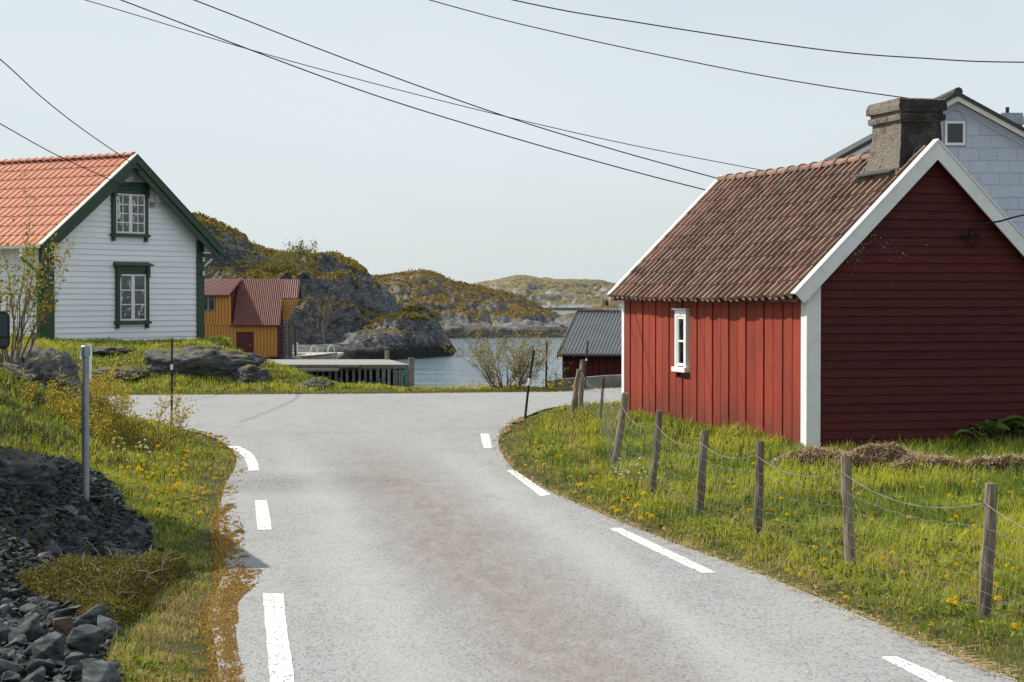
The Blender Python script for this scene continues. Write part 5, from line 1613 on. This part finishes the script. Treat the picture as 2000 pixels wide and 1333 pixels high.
def shrub(name, label, base, stems, ln, r, depth, leaves, lsize, cols, probs, seed, spread=.6, up=.15, lean=.6, kids=(2, 4), bark='twig', wind=(0, 0, 0), group=None, scatter=.05, cat='bush', foot=.15):
    rr_ = random.Random(seed)
    e = thing(name, label, cat, base, 0, group)
    mb = MB(); tips = []
    for i in range(stems):
        a = rr_.uniform(0, 6.28)
        d = Vector((math.cos(a) * lean * rr_.uniform(.2, 1), math.sin(a) * lean * rr_.uniform(.2, 1), 1)).normalized()
        p = Vector((math.cos(a) * rr_.uniform(0, foot), math.sin(a) * rr_.uniform(0, foot), -.12))
        grow(mb, p, d, ln * rr_.uniform(.65, 1.1), r * rr_.uniform(.7, 1.1), depth, tips, rr_, spread, up, 4, kids, Vector(wind))
    me = mb.mesh('branches', False, False)
    link('branches', me, M[bark], e)['kind'] = 'stuff'
    if leaves and tips:
        idx = rng.integers(0, len(tips), leaves)
        P = np.array([tips[i][0][:] for i in idx]) + rng.normal(size=(leaves, 3)) * scatter
        P[:, 2] = np.maximum(P[:, 2], -.05)
        me = leaf_mesh('foliage', P, rng.uniform(.6, 1.3, leaves) * lsize, tints(leaves, cols, probs))
        link('foliage', me, M['leaf'], e)
    return e
YG = [(.26, .24, .03), (.38, .28, .035), (.14, .16, .025), (.36, .18, .03)]
bp = at(990, 757, 53.3); bp.z = hz(bp.x, bp.y)
shrub('sparse_bush', 'rounded half bare bush with thin twigs by the water across the junction', bp, 34, 1.0, .016, 3, 3200, .062, [(.26, .24, .05), (.34, .24, .07), (.18, .18, .05)], [.5, .3, .2], 5, .75, .10, 1.25, (2, 4), foot=.35, scatter=.025)
bp = at(1082, 760, 53.5); bp.z = hz(bp.x, bp.y)
shrub('sparse_bush', 'small wispy bush at the end of the concrete wall', bp, 7, .55, .008, 2, 160, .05, [(.24, .26, .06), (.32, .28, .08)], [.6, .4], 6, .6, .2, .6)
bp = at(18, 694, 33.0)
shrub('budding_shrub', 'tall upright shrub with fresh yellow leaf tufts before the white house wall', bp, 20, 1.42, .017, 2, 2600, .07, YG, [.42, .34, .2, .04], 17, .40, .35, .50, (2, 4), foot=.4, scatter=.028)
for i, (px, py, Y, st, ln, lv, lb) in enumerate([(170, 825, 31.0, 18, .66, 2600, 'leafy yellow green bush sprawling under the mossy rock'), (245, 855, 30.5, 16, .66, 2200, 'yellow green bush whose arching twigs reach over the road edge'), (95, 810, 31.0, 12, .55, 1500, 'low yellow green bush against the foot of the mossy rock')]):
    bp = at(px, py, Y); bp.z = hz(bp.x, bp.y)
    shrub('leafy_bush', lb, bp, st, ln, .010, 2, int(lv * 1.3), .045, [(.42, .35, .045), (.50, .38, .05), (.26, .26, .04), (.38, .24, .05)], [.42, .32, .18, .08], 30 + i, .65, .05, 1.3, (3, 5), foot=.55, group='yellow green bushes by the junction', scatter=.03)
# windswept bush on the headland, grey bush under its cliff, dark tree behind the red roof
bp = at(572, 520, 224)
shrub('windswept_bush', 'pale windswept bush leaning on the crest of the headland', bp, 22, 1.5, .06, 3, 4200, .22, [(.17, .18, .07), (.24, .23, .09), (.11, .12, .05)], [.5, .3, .2], 41, .6, .0, 1.3, (2, 4), 'bark', (-.35, 0, -.05), foot=3.2, scatter=.2)
bp = at(560, 535, 216)
shrub('scrub_bush', 'olive scrub spreading below the windswept bush', bp, 18, 1.2, .05, 2, 3600, .22, [(.13, .14, .04), (.20, .18, .05)], [.6, .4], 42, .8, -.05, 1.6, (2, 4), 'bark', foot=3.2, scatter=.35)
bp = at(622, 640, 196)
shrub('scrub_bush', 'leafless grey scrub at the foot of the headland cliff', bp, 12, 2.0, .05, 3, 300, .16, [(.20, .18, .10)], [1], 43, .6, .2, .9, (2, 4), 'bark', foot=.8)
bp = Vector((5.3, 83.0, 0.0)); bp.z = hz(bp.x, bp.y)
shrub('dark_tree', 'dark twiggy tree just showing behind the edge of the red roof', bp, 5, 2.0, .06, 3, 2600, .16, [(.045, .055, .025), (.07, .075, .03)], [.6, .4], 44, .6, .3, .5, (3, 4), foot=.2, cat='tree', scatter=.18)
for (ob) in []: pass

# low heath and moss cushions on the hills
def heath(name, label, H_, n, size, cols, probs, zmin, seed):
    o, V, nx, nv = H_
    G = V.reshape(nv, nx, 3)
    du = G[1:-1, 2:] - G[1:-1, :-2]; dv = G[2:, 1:-1] - G[:-2, 1:-1]
    N = np.cross(du, dv); N /= np.linalg.norm(N, axis=2)[:, :, None] + 1e-9
    C = G[1:-1, 1:-1].reshape(-1, 3); nz = np.abs(N[:, :, 2]).reshape(-1)
    pat = fbm(C[:, 0] * .35, C[:, 1] * .35, 0, seed, 4)
    ok = (nz + (pat - .5) * 1.5 > .80) & (C[:, 2] > zmin)
    ok &= np.arange(len(C)) < len(C) * .80
    C = C[ok]; pat = pat[ok]
    k = rng.integers(0, len(C), n)
    P = C[k] + rng.normal(size=(n, 3)) * [.12, .12, .03]
    P[:, 2] += rng.uniform(-.02, .10, n) * size * 4
    col = tints(n, cols, probs, .3) * (.55 + .9 * pat[k])[:, None]
    me = leaf_mesh(name, P, rng.uniform(.6, 1.4, n) * size, col, .6, .2)
    tag(link(name, me, M['leaf']), label, kind='stuff')
heath('headland_heath', 'olive and ochre heath cushions covering the headland ledges', HA, 42000, .26, [(.15, .115, .028), (.27, .18, .034), (.13, .14, .03), (.075, .055, .025)], [.30, .34, .18, .18], ZS + 3, 201)
heath('point_heath', 'ochre heath on top of the low rocky point', HP, 12000, .22, [(.13, .115, .028), (.24, .16, .034), (.10, .12, .03), (.075, .055, .025)], [.34, .28, .2, .18], ZS + 3, 202)
heath('islet_heath', 'brown heath covering the islet across the water', HB, 26000, .34, [(.14, .10, .035), (.24, .155, .045), (.13, .13, .035), (.085, .055, .028)], [.34, .28, .18, .20], ZS + 2.6, 203)

# creeping juniper across the rubble
def mat_plant(name, label, poly, h, n, cols, probs, lsize, twigs, seed, cat='shrub', arch=.5):
    c = np.mean(poly, axis=0)
    base_ = Vector((c[0], c[1], hz(c[0], c[1])))
    e = thing(name, label, cat, base_)
    P_ = np.array(poly)
    lo, hi = P_.min(0), P_.max(0)
    q = rng.uniform(lo, hi, (n * 4, 2)); sd = poly_sd(q[:, 0], q[:, 1], P_)
    q, sd = q[sd < 0][:n], sd[sd < 0][:n]
    lump = fbm(q[:, 0] * 3, q[:, 1] * 3, 0, seed, 4)
    hh = h * np.clip(-sd / .22, 0, 1) ** .6 * (.35 + 1.1 * lump)
    z = height(q[:, 0], q[:, 1]) + hh * rng.uniform(.35, 1, len(q)) ** .5
    P3 = np.stack([q[:, 0], q[:, 1], z], 1) - np.array(base_)
    link('foliage', leaf_mesh('foliage', P3, rng.uniform(.6, 1.4, len(q)) * lsize, tints(len(q), cols, probs, .3), .4), M['leaf'], e)
    rr_ = random.Random(seed); mb = MB()
    for i in range(twigs):
        k = rr_.randrange(len(q)); p = Vector(P3[k])
        d = Vector((rr_.uniform(-1, 1), rr_.uniform(-1, 1), rr_.uniform(.1, arch))).normalized()
        mb.tube([p - Vector((0, 0, .08)), p + d * .10, p + d * .2 + Vector((0, 0, -.02)), p + d * .3 + Vector((0, 0, -.06))], [.006, .005, .004, .002], 4, False)
    link('twigs', mb.mesh('twigs', False, False), M['twig'], e)['kind'] = 'stuff'
    return e
JP = [g2(30, 1160), g2(130, 1142), g2(250, 1146), g2(335, 1116), g2(372, 1120), g2(330, 1165), g2(280, 1212), g2(230, 1250), g2(170, 1240), g2(120, 1200)]
mat_plant('creeping_juniper', 'brownish green creeping juniper draped over the roadside rubble', JP, .30, 26000, [(.10, .105, .026), (.20, .17, .036), (.045, .055, .016), (.22, .125, .03)], [.38, .28, .24, .10], .028, 70, 3)

# big-leaved dock plants in the shade of the gable
def dock_plant(base_, label, nleaf, size, seed):
    rr_ = random.Random(seed)
    e = thing('dock_plant', label, 'plant', base_, 0, 'large leaved plants below the gable')
    lm = None
    for i in range(nleaf):
        a = rr_.uniform(0, 6.28); r = rr_.uniform(.03, .16); ln = size * rr_.uniform(.6, 1.1)
        V, F = [], []
        n = 7
        for k in range(n):
            u = k / (n - 1); w = ln * .33 * math.sin(math.pi * min(1, u * .93 + .07)) ** .7
            z = .5 * u * ln - .55 * u * u * ln
            V += [(u * ln, -w, z + w * .35), (u * ln, 0, z), (u * ln, w, z + w * .35)]
        for k in range(n - 1):
            for s_ in (0, 1): F.append((3 * k + s_, 3 * k + 3 + s_, 3 * k + 4 + s_, 3 * k + 1 + s_))
        mb = MB(); mb.add(V, F); me = mb.mesh('leaf', True)
        set_tint(me, np.tile(np.array([[.10, .15, .035]]) * rr_.uniform(.8, 1.3), (len(V), 1)))
        o = link('leaf', me, M['leaf'], e); h_ = size * rr_.uniform(.5, 1.3)
        o.location = (r * math.cos(a), r * math.sin(a), h_ * .8); o.rotation_euler = (rr_.uniform(-.3, .3), rr_.uniform(-.35, .3), a)
        mb = MB(); mb.tube([(0, 0, -.05), (r * .6 * math.cos(a), r * .6 * math.sin(a), h_ * .5), (r * math.cos(a), r * math.sin(a), h_ * .81)], .007, 4); mb.build('stalk', M['twig'], e)
for i, (px, py, lb, n, sz) in enumerate([(1988, 874, 'largest dark leaved dock plant at the picture edge under the red gable', 18, .42), (1948, 876, 'dark leaved dock plant beside the largest one under the gable', 14, .38), (1912, 880, 'smaller leafy plant between straw heap and dock plants', 10, .36), (2035, 872, 'dock plant growing farthest along the foot of the gable', 14, .5)]):
    p = gp(px, py); p.z = hz(p.x, p.y)
    dock_plant(p, lb, n, sz, 60 + i)

# straw heaps
def straw_heap(label, px, py, dims, n, seed):
    p = gp(px, py); p.z = hz(p.x, p.y) - .02
    e = thing('straw_heap', label, 'heap', p, R(8))
    me = rock_mesh('heap', (dims[0], dims[1], dims[2]), seed, 3, .2)
    link('heap', me, M['twig'], e)
    a = rng.uniform(0, 6.28, n); rr_ = np.sqrt(rng.uniform(0, 1, n)) * 1.08
    x, y = rr_ * np.cos(a) * dims[0], rr_ * np.sin(a) * dims[1]
    f = fbm(x * 4 + seed, y * 4, 0, seed, 3)
    z = dims[2] * np.sqrt(np.clip(1 - rr_ ** 2, 0, 1)) * (.55 + .75 * f) + rng.uniform(-.01, .05, n)
    d = rng.normal(size=(n, 3)); d[:, 2] *= .35; d /= np.linalg.norm(d, axis=1)[:, None]
    ln = rng.uniform(.06, .18, n)[:, None]
    P = np.stack([x, y, z], 1); s_ = np.cross(d, [0, 0, 1.0]) * rng.uniform(.003, .007, (n, 1))
    V = np.stack([P - d * ln * .5 - s_, P - d * ln * .5 + s_, P + d * ln * .5 + s_ + [0, 0, .01], P + d * ln * .5 - s_ + [0, 0, .01]], 1).reshape(-1, 3)
    me = fast_mesh('straws', V, np.arange(4 * n).reshape(n, 4))
    set_tint(me, np.repeat(tints(n, [(.46, .34, .24), (.32, .22, .15), (.14, .095, .065), (.60, .50, .37)], [.35, .3, .22, .13]), 4, axis=0))
    o = link('straws', me, M['straw'], e); o['kind'] = 'stuff'
straw_heap('low brown straw heap beside the white corner board', 1590, 918, (.62, .42, .26), 5200, 71)
straw_heap('tallest brown straw heap in front of the dark red gable', 1722, 922, (.76, .46, .31), 7000, 72)
straw_heap('flattened brown straw heap next to the tallest one', 1812, 930, (.62, .40, .24), 5000, 73)
straw_heap('brown straw heap lying before the large leaved plants', 1965, 928, (.70, .34, .24), 4600, 74)

# ------------------------------------------------------------------ grass
HOUSES = [np.array([(4.85, 32.4), (4.85 + 4.18, 33.48), (4.85 + 4.18 - 2.45, 33.48 + 9.5), (2.4, 41.9)]), np.array([(-15.2, 65), (-11.07, 70.95), (-18.2, 75.9), (-22.3, 70)])]
HEAPS = [(gp(1590, 914), .6, .36), (gp(1722, 912), .5, .4), (gp(1806, 922), .5, .34), (gp(1965, 922), .6, .3)]
def scatter(n, d0, d1, pw=1.0, xl=-.275, xr=.275, ext=1.2):
    u = rng.random(n)
    if pw == 1.0: d = d0 * (d1 / d0) ** u
    else: d = (d0 ** (1 - pw) + u * (d1 ** (1 - pw) - d0 ** (1 - pw))) ** (1 / (1 - pw))
    a, b = xl * d - ext, xr * d + ext
    x = a + rng.random(n) * (b - a)
    return x, d
def grass_ok(x, y, sd, edge=.03):
    ok = sd > edge
    for H_ in HOUSES: ok &= poly_sd(x, y, H_) > .06
    for p, a, b in HEAPS: ok &= ((x - p.x) / a) ** 2 + ((y - p.y) / b) ** 2 > .8
    ok &= poly_sd(x, y, RP) > -.02
    ok &= ~((x > -9) & (x < 5) & (y > 57)) & ~((x > -5) & (x < 5) & (y > 55.2))
    return ok
def blades(name, x, y, z, h, w, lean, C):
    n = len(x)
    a = rng.uniform(0, 6.28, n)
    dx, dy = np.cos(a), np.sin(a)
    la = rng.uniform(0, 6.28, n) * .8 + 4.6
    lx, ly = np.cos(la) * lean * h, np.sin(la) * lean * h
    P = np.stack([x, y, z - .02], 1)
    W_ = np.stack([dx * w, dy * w, 0 * w], 1)
    mid = P + np.stack([lx * .3, ly * .3, h * .6], 1)
    tip = P + np.stack([lx, ly, h * (1 - .35 * lean ** 2)], 1)
    V = np.stack([P - W_, P + W_, mid + W_ * .75, mid - W_ * .75, tip], 1).reshape(-1, 3)
    i = np.arange(n) * 5
    F = np.concatenate([np.stack([i, i + 1, i + 2], 1), np.stack([i, i + 2, i + 3], 1), np.stack([i + 3, i + 2, i + 4], 1)])
    me = fast_mesh(name, V, F)
    set_tint(me, np.repeat(C, 5, axis=0))
    return me
G1, G2, G3, G4, DRY = np.array((.140, .215, .022)), np.array((.295, .36, .028)), np.array((.44, .45, .045)), np.array((.040, .07, .014)), np.array((.50, .38, .17))
def grass_patch(name, label, n, d0, d1, region, hfun, dry=.08, bright=.5, pw=1.0):
    x, y = scatter(n, d0, d1, pw)
    sd = road_sd(x, y)
    ok = region(x, y, sd) & grass_ok(x, y, sd, -.12) & (rng.random(n) < ss(-.13, .10, sd) ** 1.5)
    x, y, sd = x[ok], y[ok], sd[ok]
    z = np.where(sd < .04, np.maximum(height(x, y, sd), ROADZ), height(x, y, sd))
    n = len(x)
    p = fbm(x * .9, y * .9, 0, 91, 4); q = fbm(x * 3.1, y * 3.1, 0, 93, 3); c = fbm(x * 5.5, y * 5.5, 0, 97, 2)
    h = hfun(x, y, sd) * (.25 + 1.5 * q ** 1.5 + .5 * ss(.5, .75, fbm(x * 1.7, y * 1.7, 0, 99, 2))) * rng.uniform(.5, 1.3, n)
    t = np.clip((p - .5) * 3.2 + bright + rng.normal(0, .22, n), 0, 1)[:, None]
    C = np.where(t < .5, G1 + (G2 - G1) * t * 2, G2 + (G3 - G2) * (t - .5) * 2)
    dk = (c < .40) & (rng.random(n) < .75)  # dark-coloured blades stand in for shaded gaps between clumps
    C = np.where(dk[:, None], G4 * rng.uniform(.8, 1.4, (n, 1)), C)
    dv = dry(x, y, sd) if callable(dry) else dry
    dr = rng.random(n) < dv * np.where(q > .5, 1.4, .6)
    C = np.where(dr[:, None], DRY * rng.uniform(.6, 1.15, (n, 1)), C) * rng.uniform(.8, 1.2, (n, 1))
    w = np.maximum(.0032, y * .00021) * rng.uniform(.7, 1.3, n)
    o = link(name, blades(name, x, y, z, h, w, rng.uniform(.1, 1.0, n) ** 1.3, C), M['grass'])
    return tag(o, label, kind='stuff')
grass_patch('field_grass', 'bright green grass of the fenced field in front of the red house', 470000, 11.5, 60, lambda x, y, sd: (x > -.5 + .0 * y) & (y < 47),
            lambda x, y, sd: .06 + .075 * ss(.1, .9, sd) + .05 * ss(1.2, 2.2, sd), lambda x, y, sd: .10 + .34 * ss(.75, .05, sd) + .22 * np.exp(-((sd - 1.15) / .25) ** 2), .62, 1.15)
grass_patch('verge_grass', 'green and straw coloured grass on the verge and bank left of the road', 420000, 11.5, 50, lambda x, y, sd: (x < -.8) & (y < 48),
            lambda x, y, sd: .06 + .09 * ss(.15, 1.0, sd), lambda x, y, sd: .16 + .30 * ss(.6, .05, sd) + .38 * ss(18.5, 15, y), .52, 1.1)
grass_patch('shore_grass', 'short sunlit grass bank across the junction towards the water', 260000, 49, 74, lambda x, y, sd: (y > 49.5),
            lambda x, y, sd: (.05 + .10 * ss(.2, 1.5, sd)) * (.55 + .45 * ss(-3, -7, x)), lambda x, y, sd: .14 + .3 * ss(.5, .05, sd), .58, .6)
# broad weed leaves low in the grass
x, y = scatter(60000, 11.8, 52); sd = road_sd(x, y)
k = grass_ok(x, y, sd, .08) & (fbm(x * .8, y * .8, 0, 121, 3) > .50)
x, y, sd = x[k], y[k], sd[k]; z = height(x, y, sd) + rng.uniform(.01, .10, len(x)) * ss(.1, .6, sd)
me = leaf_mesh('weed_leaves', np.stack([x, y, z], 1), rng.uniform(.03, .075, len(x)), tints(len(x), [(.12, .17, .025), (.22, .25, .03), (.07, .10, .02)], [.5, .3, .2]), .5, .5)
tag(link('weed_leaves', me, M['leaf']), 'broad green weed leaves growing low among the grass', kind='stuff')
# rust coloured moss creeping over the asphalt edge
def edge_cover(name, label, line, n, width, cols, probs, out=.15, size=(.010, .03), seed=1, d1=40, m='moss', patchy=.42):
    L = np.array([p for p in line if 8 < p[1] < d1])
    seg = np.linalg.norm(np.diff(L, axis=0), axis=1)
    wgt = seg / L[:-1, 1]; wgt /= wgt.sum()
    k = rng.choice(len(seg), n, p=wgt); u = rng.random(n)
    P = L[k] + (L[k + 1] - L[k]) * u[:, None]
    T = (L[k + 1] - L[k]) / seg[k][:, None]
    N = np.stack([T[:, 1], -T[:, 0]], 1)       # to the road side
    prb = fbm(P[:, 0] * .5, P[:, 1] * .5, 0, seed, 3)
    s_ = -out + rng.random(n) ** 1.25 * (out + width * (.35 + 1.3 * prb))
    Q = P + N * s_[:, None]
    pat = .55 * fbm(Q[:, 0] * 6, Q[:, 1] * .9, 0, seed + 3, 3) + .45 * fbm(Q[:, 0] * 22, Q[:, 1] * 7, 0, seed + 4, 3)
    dfar = ss(26, 19, Q[:, 1]) if name == 'roadside_moss' else 1.0
    keep = rng.random(n) < 1 / (1 + np.exp(-(pat - patchy - .16 * ss(width * .25, width, s_) - .26 * (1 - dfar)) / .04)) * ss(-out - .01, .10, s_)
    Q = Q[keep]; n = len(Q)
    r = rng.uniform(*size, n) * np.clip(Q[:, 1] / 16, .8, 3)
    zb = np.maximum(height(Q[:, 0], Q[:, 1]), ROADZ)
    ang = np.linspace(0, 2 * np.pi, 6)[:-1]
    V = np.zeros((n, 6, 3))
    for j in range(5):
        rr_ = r * rng.uniform(.7, 1.3, n)
        V[:, j, 0] = Q[:, 0] + rr_ * np.cos(ang[j]); V[:, j, 1] = Q[:, 1] + rr_ * np.sin(ang[j]); V[:, j, 2] = zb - .003
    V[:, 5, 0] = Q[:, 0]; V[:, 5, 1] = Q[:, 1]; V[:, 5, 2] = zb + r * rng.uniform(.3, .8, n)
    i = np.arange(n)[:, None] * 6
    F = np.concatenate([np.concatenate([i + j, i + (j + 1) % 5, i + 5], 1) for j in range(5)])
    me = fast_mesh(name, V.reshape(-1, 3), F); set_tint(me, np.repeat(tints(n, cols, probs, .3), 6, axis=0))
    return tag(link(name, me, M[m]), label, kind='stuff')
MO = [(.32, .165, .034), (.21, .105, .026), (.34, .24, .06), (.15, .12, .04)]
edge_cover('roadside_moss', 'rust orange moss creeping over the asphalt edge on the verge side', LE, 130000, .27, MO, [.34, .30, .12, .24], seed=5, size=(.005, .014), patchy=.425, out=.10)
edge_cover('gravel_edge', 'pale straw and grit washed along the asphalt edge by the field', [p for p in RE][::-1], 14000, .13, [(.36, .25, .13), (.30, .15, .04), (.48, .38, .24), (.2, .19, .17)], [.35, .3, .2, .15], seed=9, d1=42, patchy=.49, size=(.005, .013), out=.10)
edge_cover('orange_edge', 'thin orange moss line where the far verge meets the asphalt', FE[::-1], 7000, .08, MO, [.4, .2, .3, .1], size=(.007, .016), seed=15, d1=60, patchy=.40)
# loose straws on the asphalt edge
n = 900
L = np.array([p for p in RE if 8 < p[1] < 30]); k = rng.integers(0, len(L) - 1, n); P = L[k] + (L[k + 1] - L[k]) * rng.random((n, 1)) + rng.normal(0, .09, (n, 2)) + [-.04, .02]
d = rng.normal(size=(n, 2)) + [1.2, -.9]; d /= np.linalg.norm(d, axis=1)[:, None]; ln = rng.uniform(.04, .17, (n, 1)); s_ = np.stack([-d[:, 1], d[:, 0]], 1) * .003
zb = (np.maximum(height(P[:, 0], P[:, 1]), ROADZ) + .012 + rng.uniform(0, .02, n))[:, None]
q = lambda v, dz: np.concatenate([v, zb + dz], 1)
V = np.stack([q(P - d * ln / 2 - s_, 0), q(P - d * ln / 2 + s_, 0), q(P + d * ln / 2 + s_, .008), q(P + d * ln / 2 - s_, .008)], 1).reshape(-1, 3)
me = fast_mesh('loose_straw', V, np.arange(4 * n).reshape(n, 4)); set_tint(me, np.repeat(tints(n, [(.55, .43, .25), (.38, .27, .14)], [.6, .4]), 4, axis=0))
tag(link('loose_straw', me, M['straw']), 'loose pale straws lying along the road edge by the field', kind='stuff')
# pale curved stick by the rubble, bit of white litter by the verge
p = g2(200, 1290); zb = hz(*p)
mb = MB(); mb.tube([(0, 0, .02), (.02, .06, .06), (.01, .14, .06), (.05, .22, .05)], [.008, .012, .011, .006], 6); o = mb.build('bleached_stick', M['bark']); o.location = (p[0], p[1], zb)
tag(o, 'pale bent stick lying at the edge of the rubble', 'stick')
p = g2(1605, 1171)
mb = MB(); mb.hexa([(-.04, -.02, 0), (.04, -.015, 0), (.035, .03, 0), (-.03, .025, 0), (-.03, -.015, .02), (.03, -.01, .03), (.025, .02, .025), (-.02, .018, .015)]); o = mb.build('paper_scrap', M['porcelain']); o.location = (p[0], p[1], hz(*p) + .02)
tag(o, 'small white scrap lying on the road edge below the fence', 'litter')

# ------------------------------------------------------------------ flowers
def head_mesh(name, r, n, cols, layers=((1.0, .0), (.72, .012), (.4, .018))):
    V, F, C = [], [], []
    for li, (f, z) in enumerate(layers):
        c = len(V); V.append((0, 0, z + .004)); C.append(cols[1])
        for k in range(n):
            a = 2 * math.pi * k / n + li * .3
            for da, q in ((-.5, .55), (0, 1.0)):
                aa = a + da * 2 * math.pi / n
                V.append((r * f * q * math.cos(aa), r * f * q * math.sin(aa), z + (.006 if q > .9 else 0) - .004 * f)); C.append(cols[0])
        for k in range(2 * n): F.append((c, c + 1 + k, c + 1 + (k + 1) % (2 * n)))
    mb = MB(); mb.add(V, F); me = mb.mesh(name, False, False); set_tint(me, np.array(C)); me.materials.append(M['petal'])
    return me
dh = [head_mesh('flower_head', r, 9, [(.74, .56, .012), (.70, .44, .008)]) for r in (.034, .040, .030)]
mb = MB(); mb.tube([(0, 0, -.03), (.006, 0, .5), (0, 0, 1)], [.003, .003, .003], 4, False); stem_me = mb.mesh('stem', False, False); set_tint(stem_me, np.tile([[.20, .22, .06]], (len(stem_me.vertices), 1))); stem_me.materials.append(M['leaf'])
def flower(x, y, h, label, group, heads, name='dandelion', cat='dandelion', sc=1.0):
    e = thing(name, label, cat, (x, y, hz(x, y)), random.uniform(0, 6.28), group)
    s = link('stem', stem_me, None, e); s.scale = (1, 1, h)
    o = link('flower_head', random.choice(heads), None, e); o.location = (0, 0, h); o.rotation_euler = (random.uniform(.0, .55), random.uniform(-.3, .3), 0); o.scale = (sc, sc, sc)
def patch(n, pxfun, label, group, hr, heads=dh, tries=40, name='dandelion', cat='dandelion', sc=1.0):
    c = t = 0
    while c < n and t < n * tries:
        t += 1
        px, py = pxfun()
        x, y = g2(px, py)
        if not grass_ok(np.array([x]), np.array([y]), road_sd(np.array([x]), np.array([y])), .06)[0]: continue
        flower(x, y, random.uniform(*hr) , label, group, heads, name, cat, sc); c += 1
U = random.uniform
patch(75, lambda: (random.gauss(330, 62), random.gauss(952, 42)), 'yellow dandelion in the thick cluster on the verge beside the edge line', 'dandelions in the verge cluster', (.10, .22))
patch(14, lambda: (U(280, 440), U(862, 905)), 'yellow dandelion on the grass tip below the upright snow pole', 'dandelions below the snow pole', (.08, .16))
patch(44, lambda: ((lambda t: (980 + t * 320 + U(-15, 45), 880 + t * 175 + U(-35, 25)))(U(0, 1))), 'yellow dandelion along the curve of the verge below the leaning snow pole', 'dandelions on the curved verge', (.07, .15))
patch(26, lambda: (U(1500, 1995), U(1085, 1260)), 'yellow dandelion at the foot of the nearest fence posts', 'dandelions by the near fence', (.08, .17))
patch(30, lambda: (U(1350, 2000), U(930, 1090)), 'yellow dandelion out in the fenced field', 'dandelions in the field', (.10, .2))
patch(56, lambda: (U(880, 1120), U(758, 768)), 'yellow dandelion on the far grass strip by the water', 'dandelions by the water', (.08, .22), sc=1.5, tries=300)
wh = [head_mesh('flower_head', r, 7, [(.75, .75, .70), (.60, .62, .45)], ((1.0, .0), (.6, .01))) for r in (.03, .024)]
patch(30, lambda: (random.gauss(255, 30), random.gauss(905, 20)), 'small white flower head in the tall verge grass near the steel post', 'white flowers near the steel post', (.16, .3), wh, name='white_flower', cat='flower')
patch(10, lambda: (U(255, 345), U(845, 862)), 'small white flower head at the grass tip by the cross road', 'white flowers at the grass tip', (.1, .2), wh, name='white_flower', cat='flower')
patch(22, lambda: (U(1190, 1300), U(915, 965)), 'small white flower head behind the leaning fence posts', 'white flowers by the fence', (.08, .18), wh, name='white_flower', cat='flower')
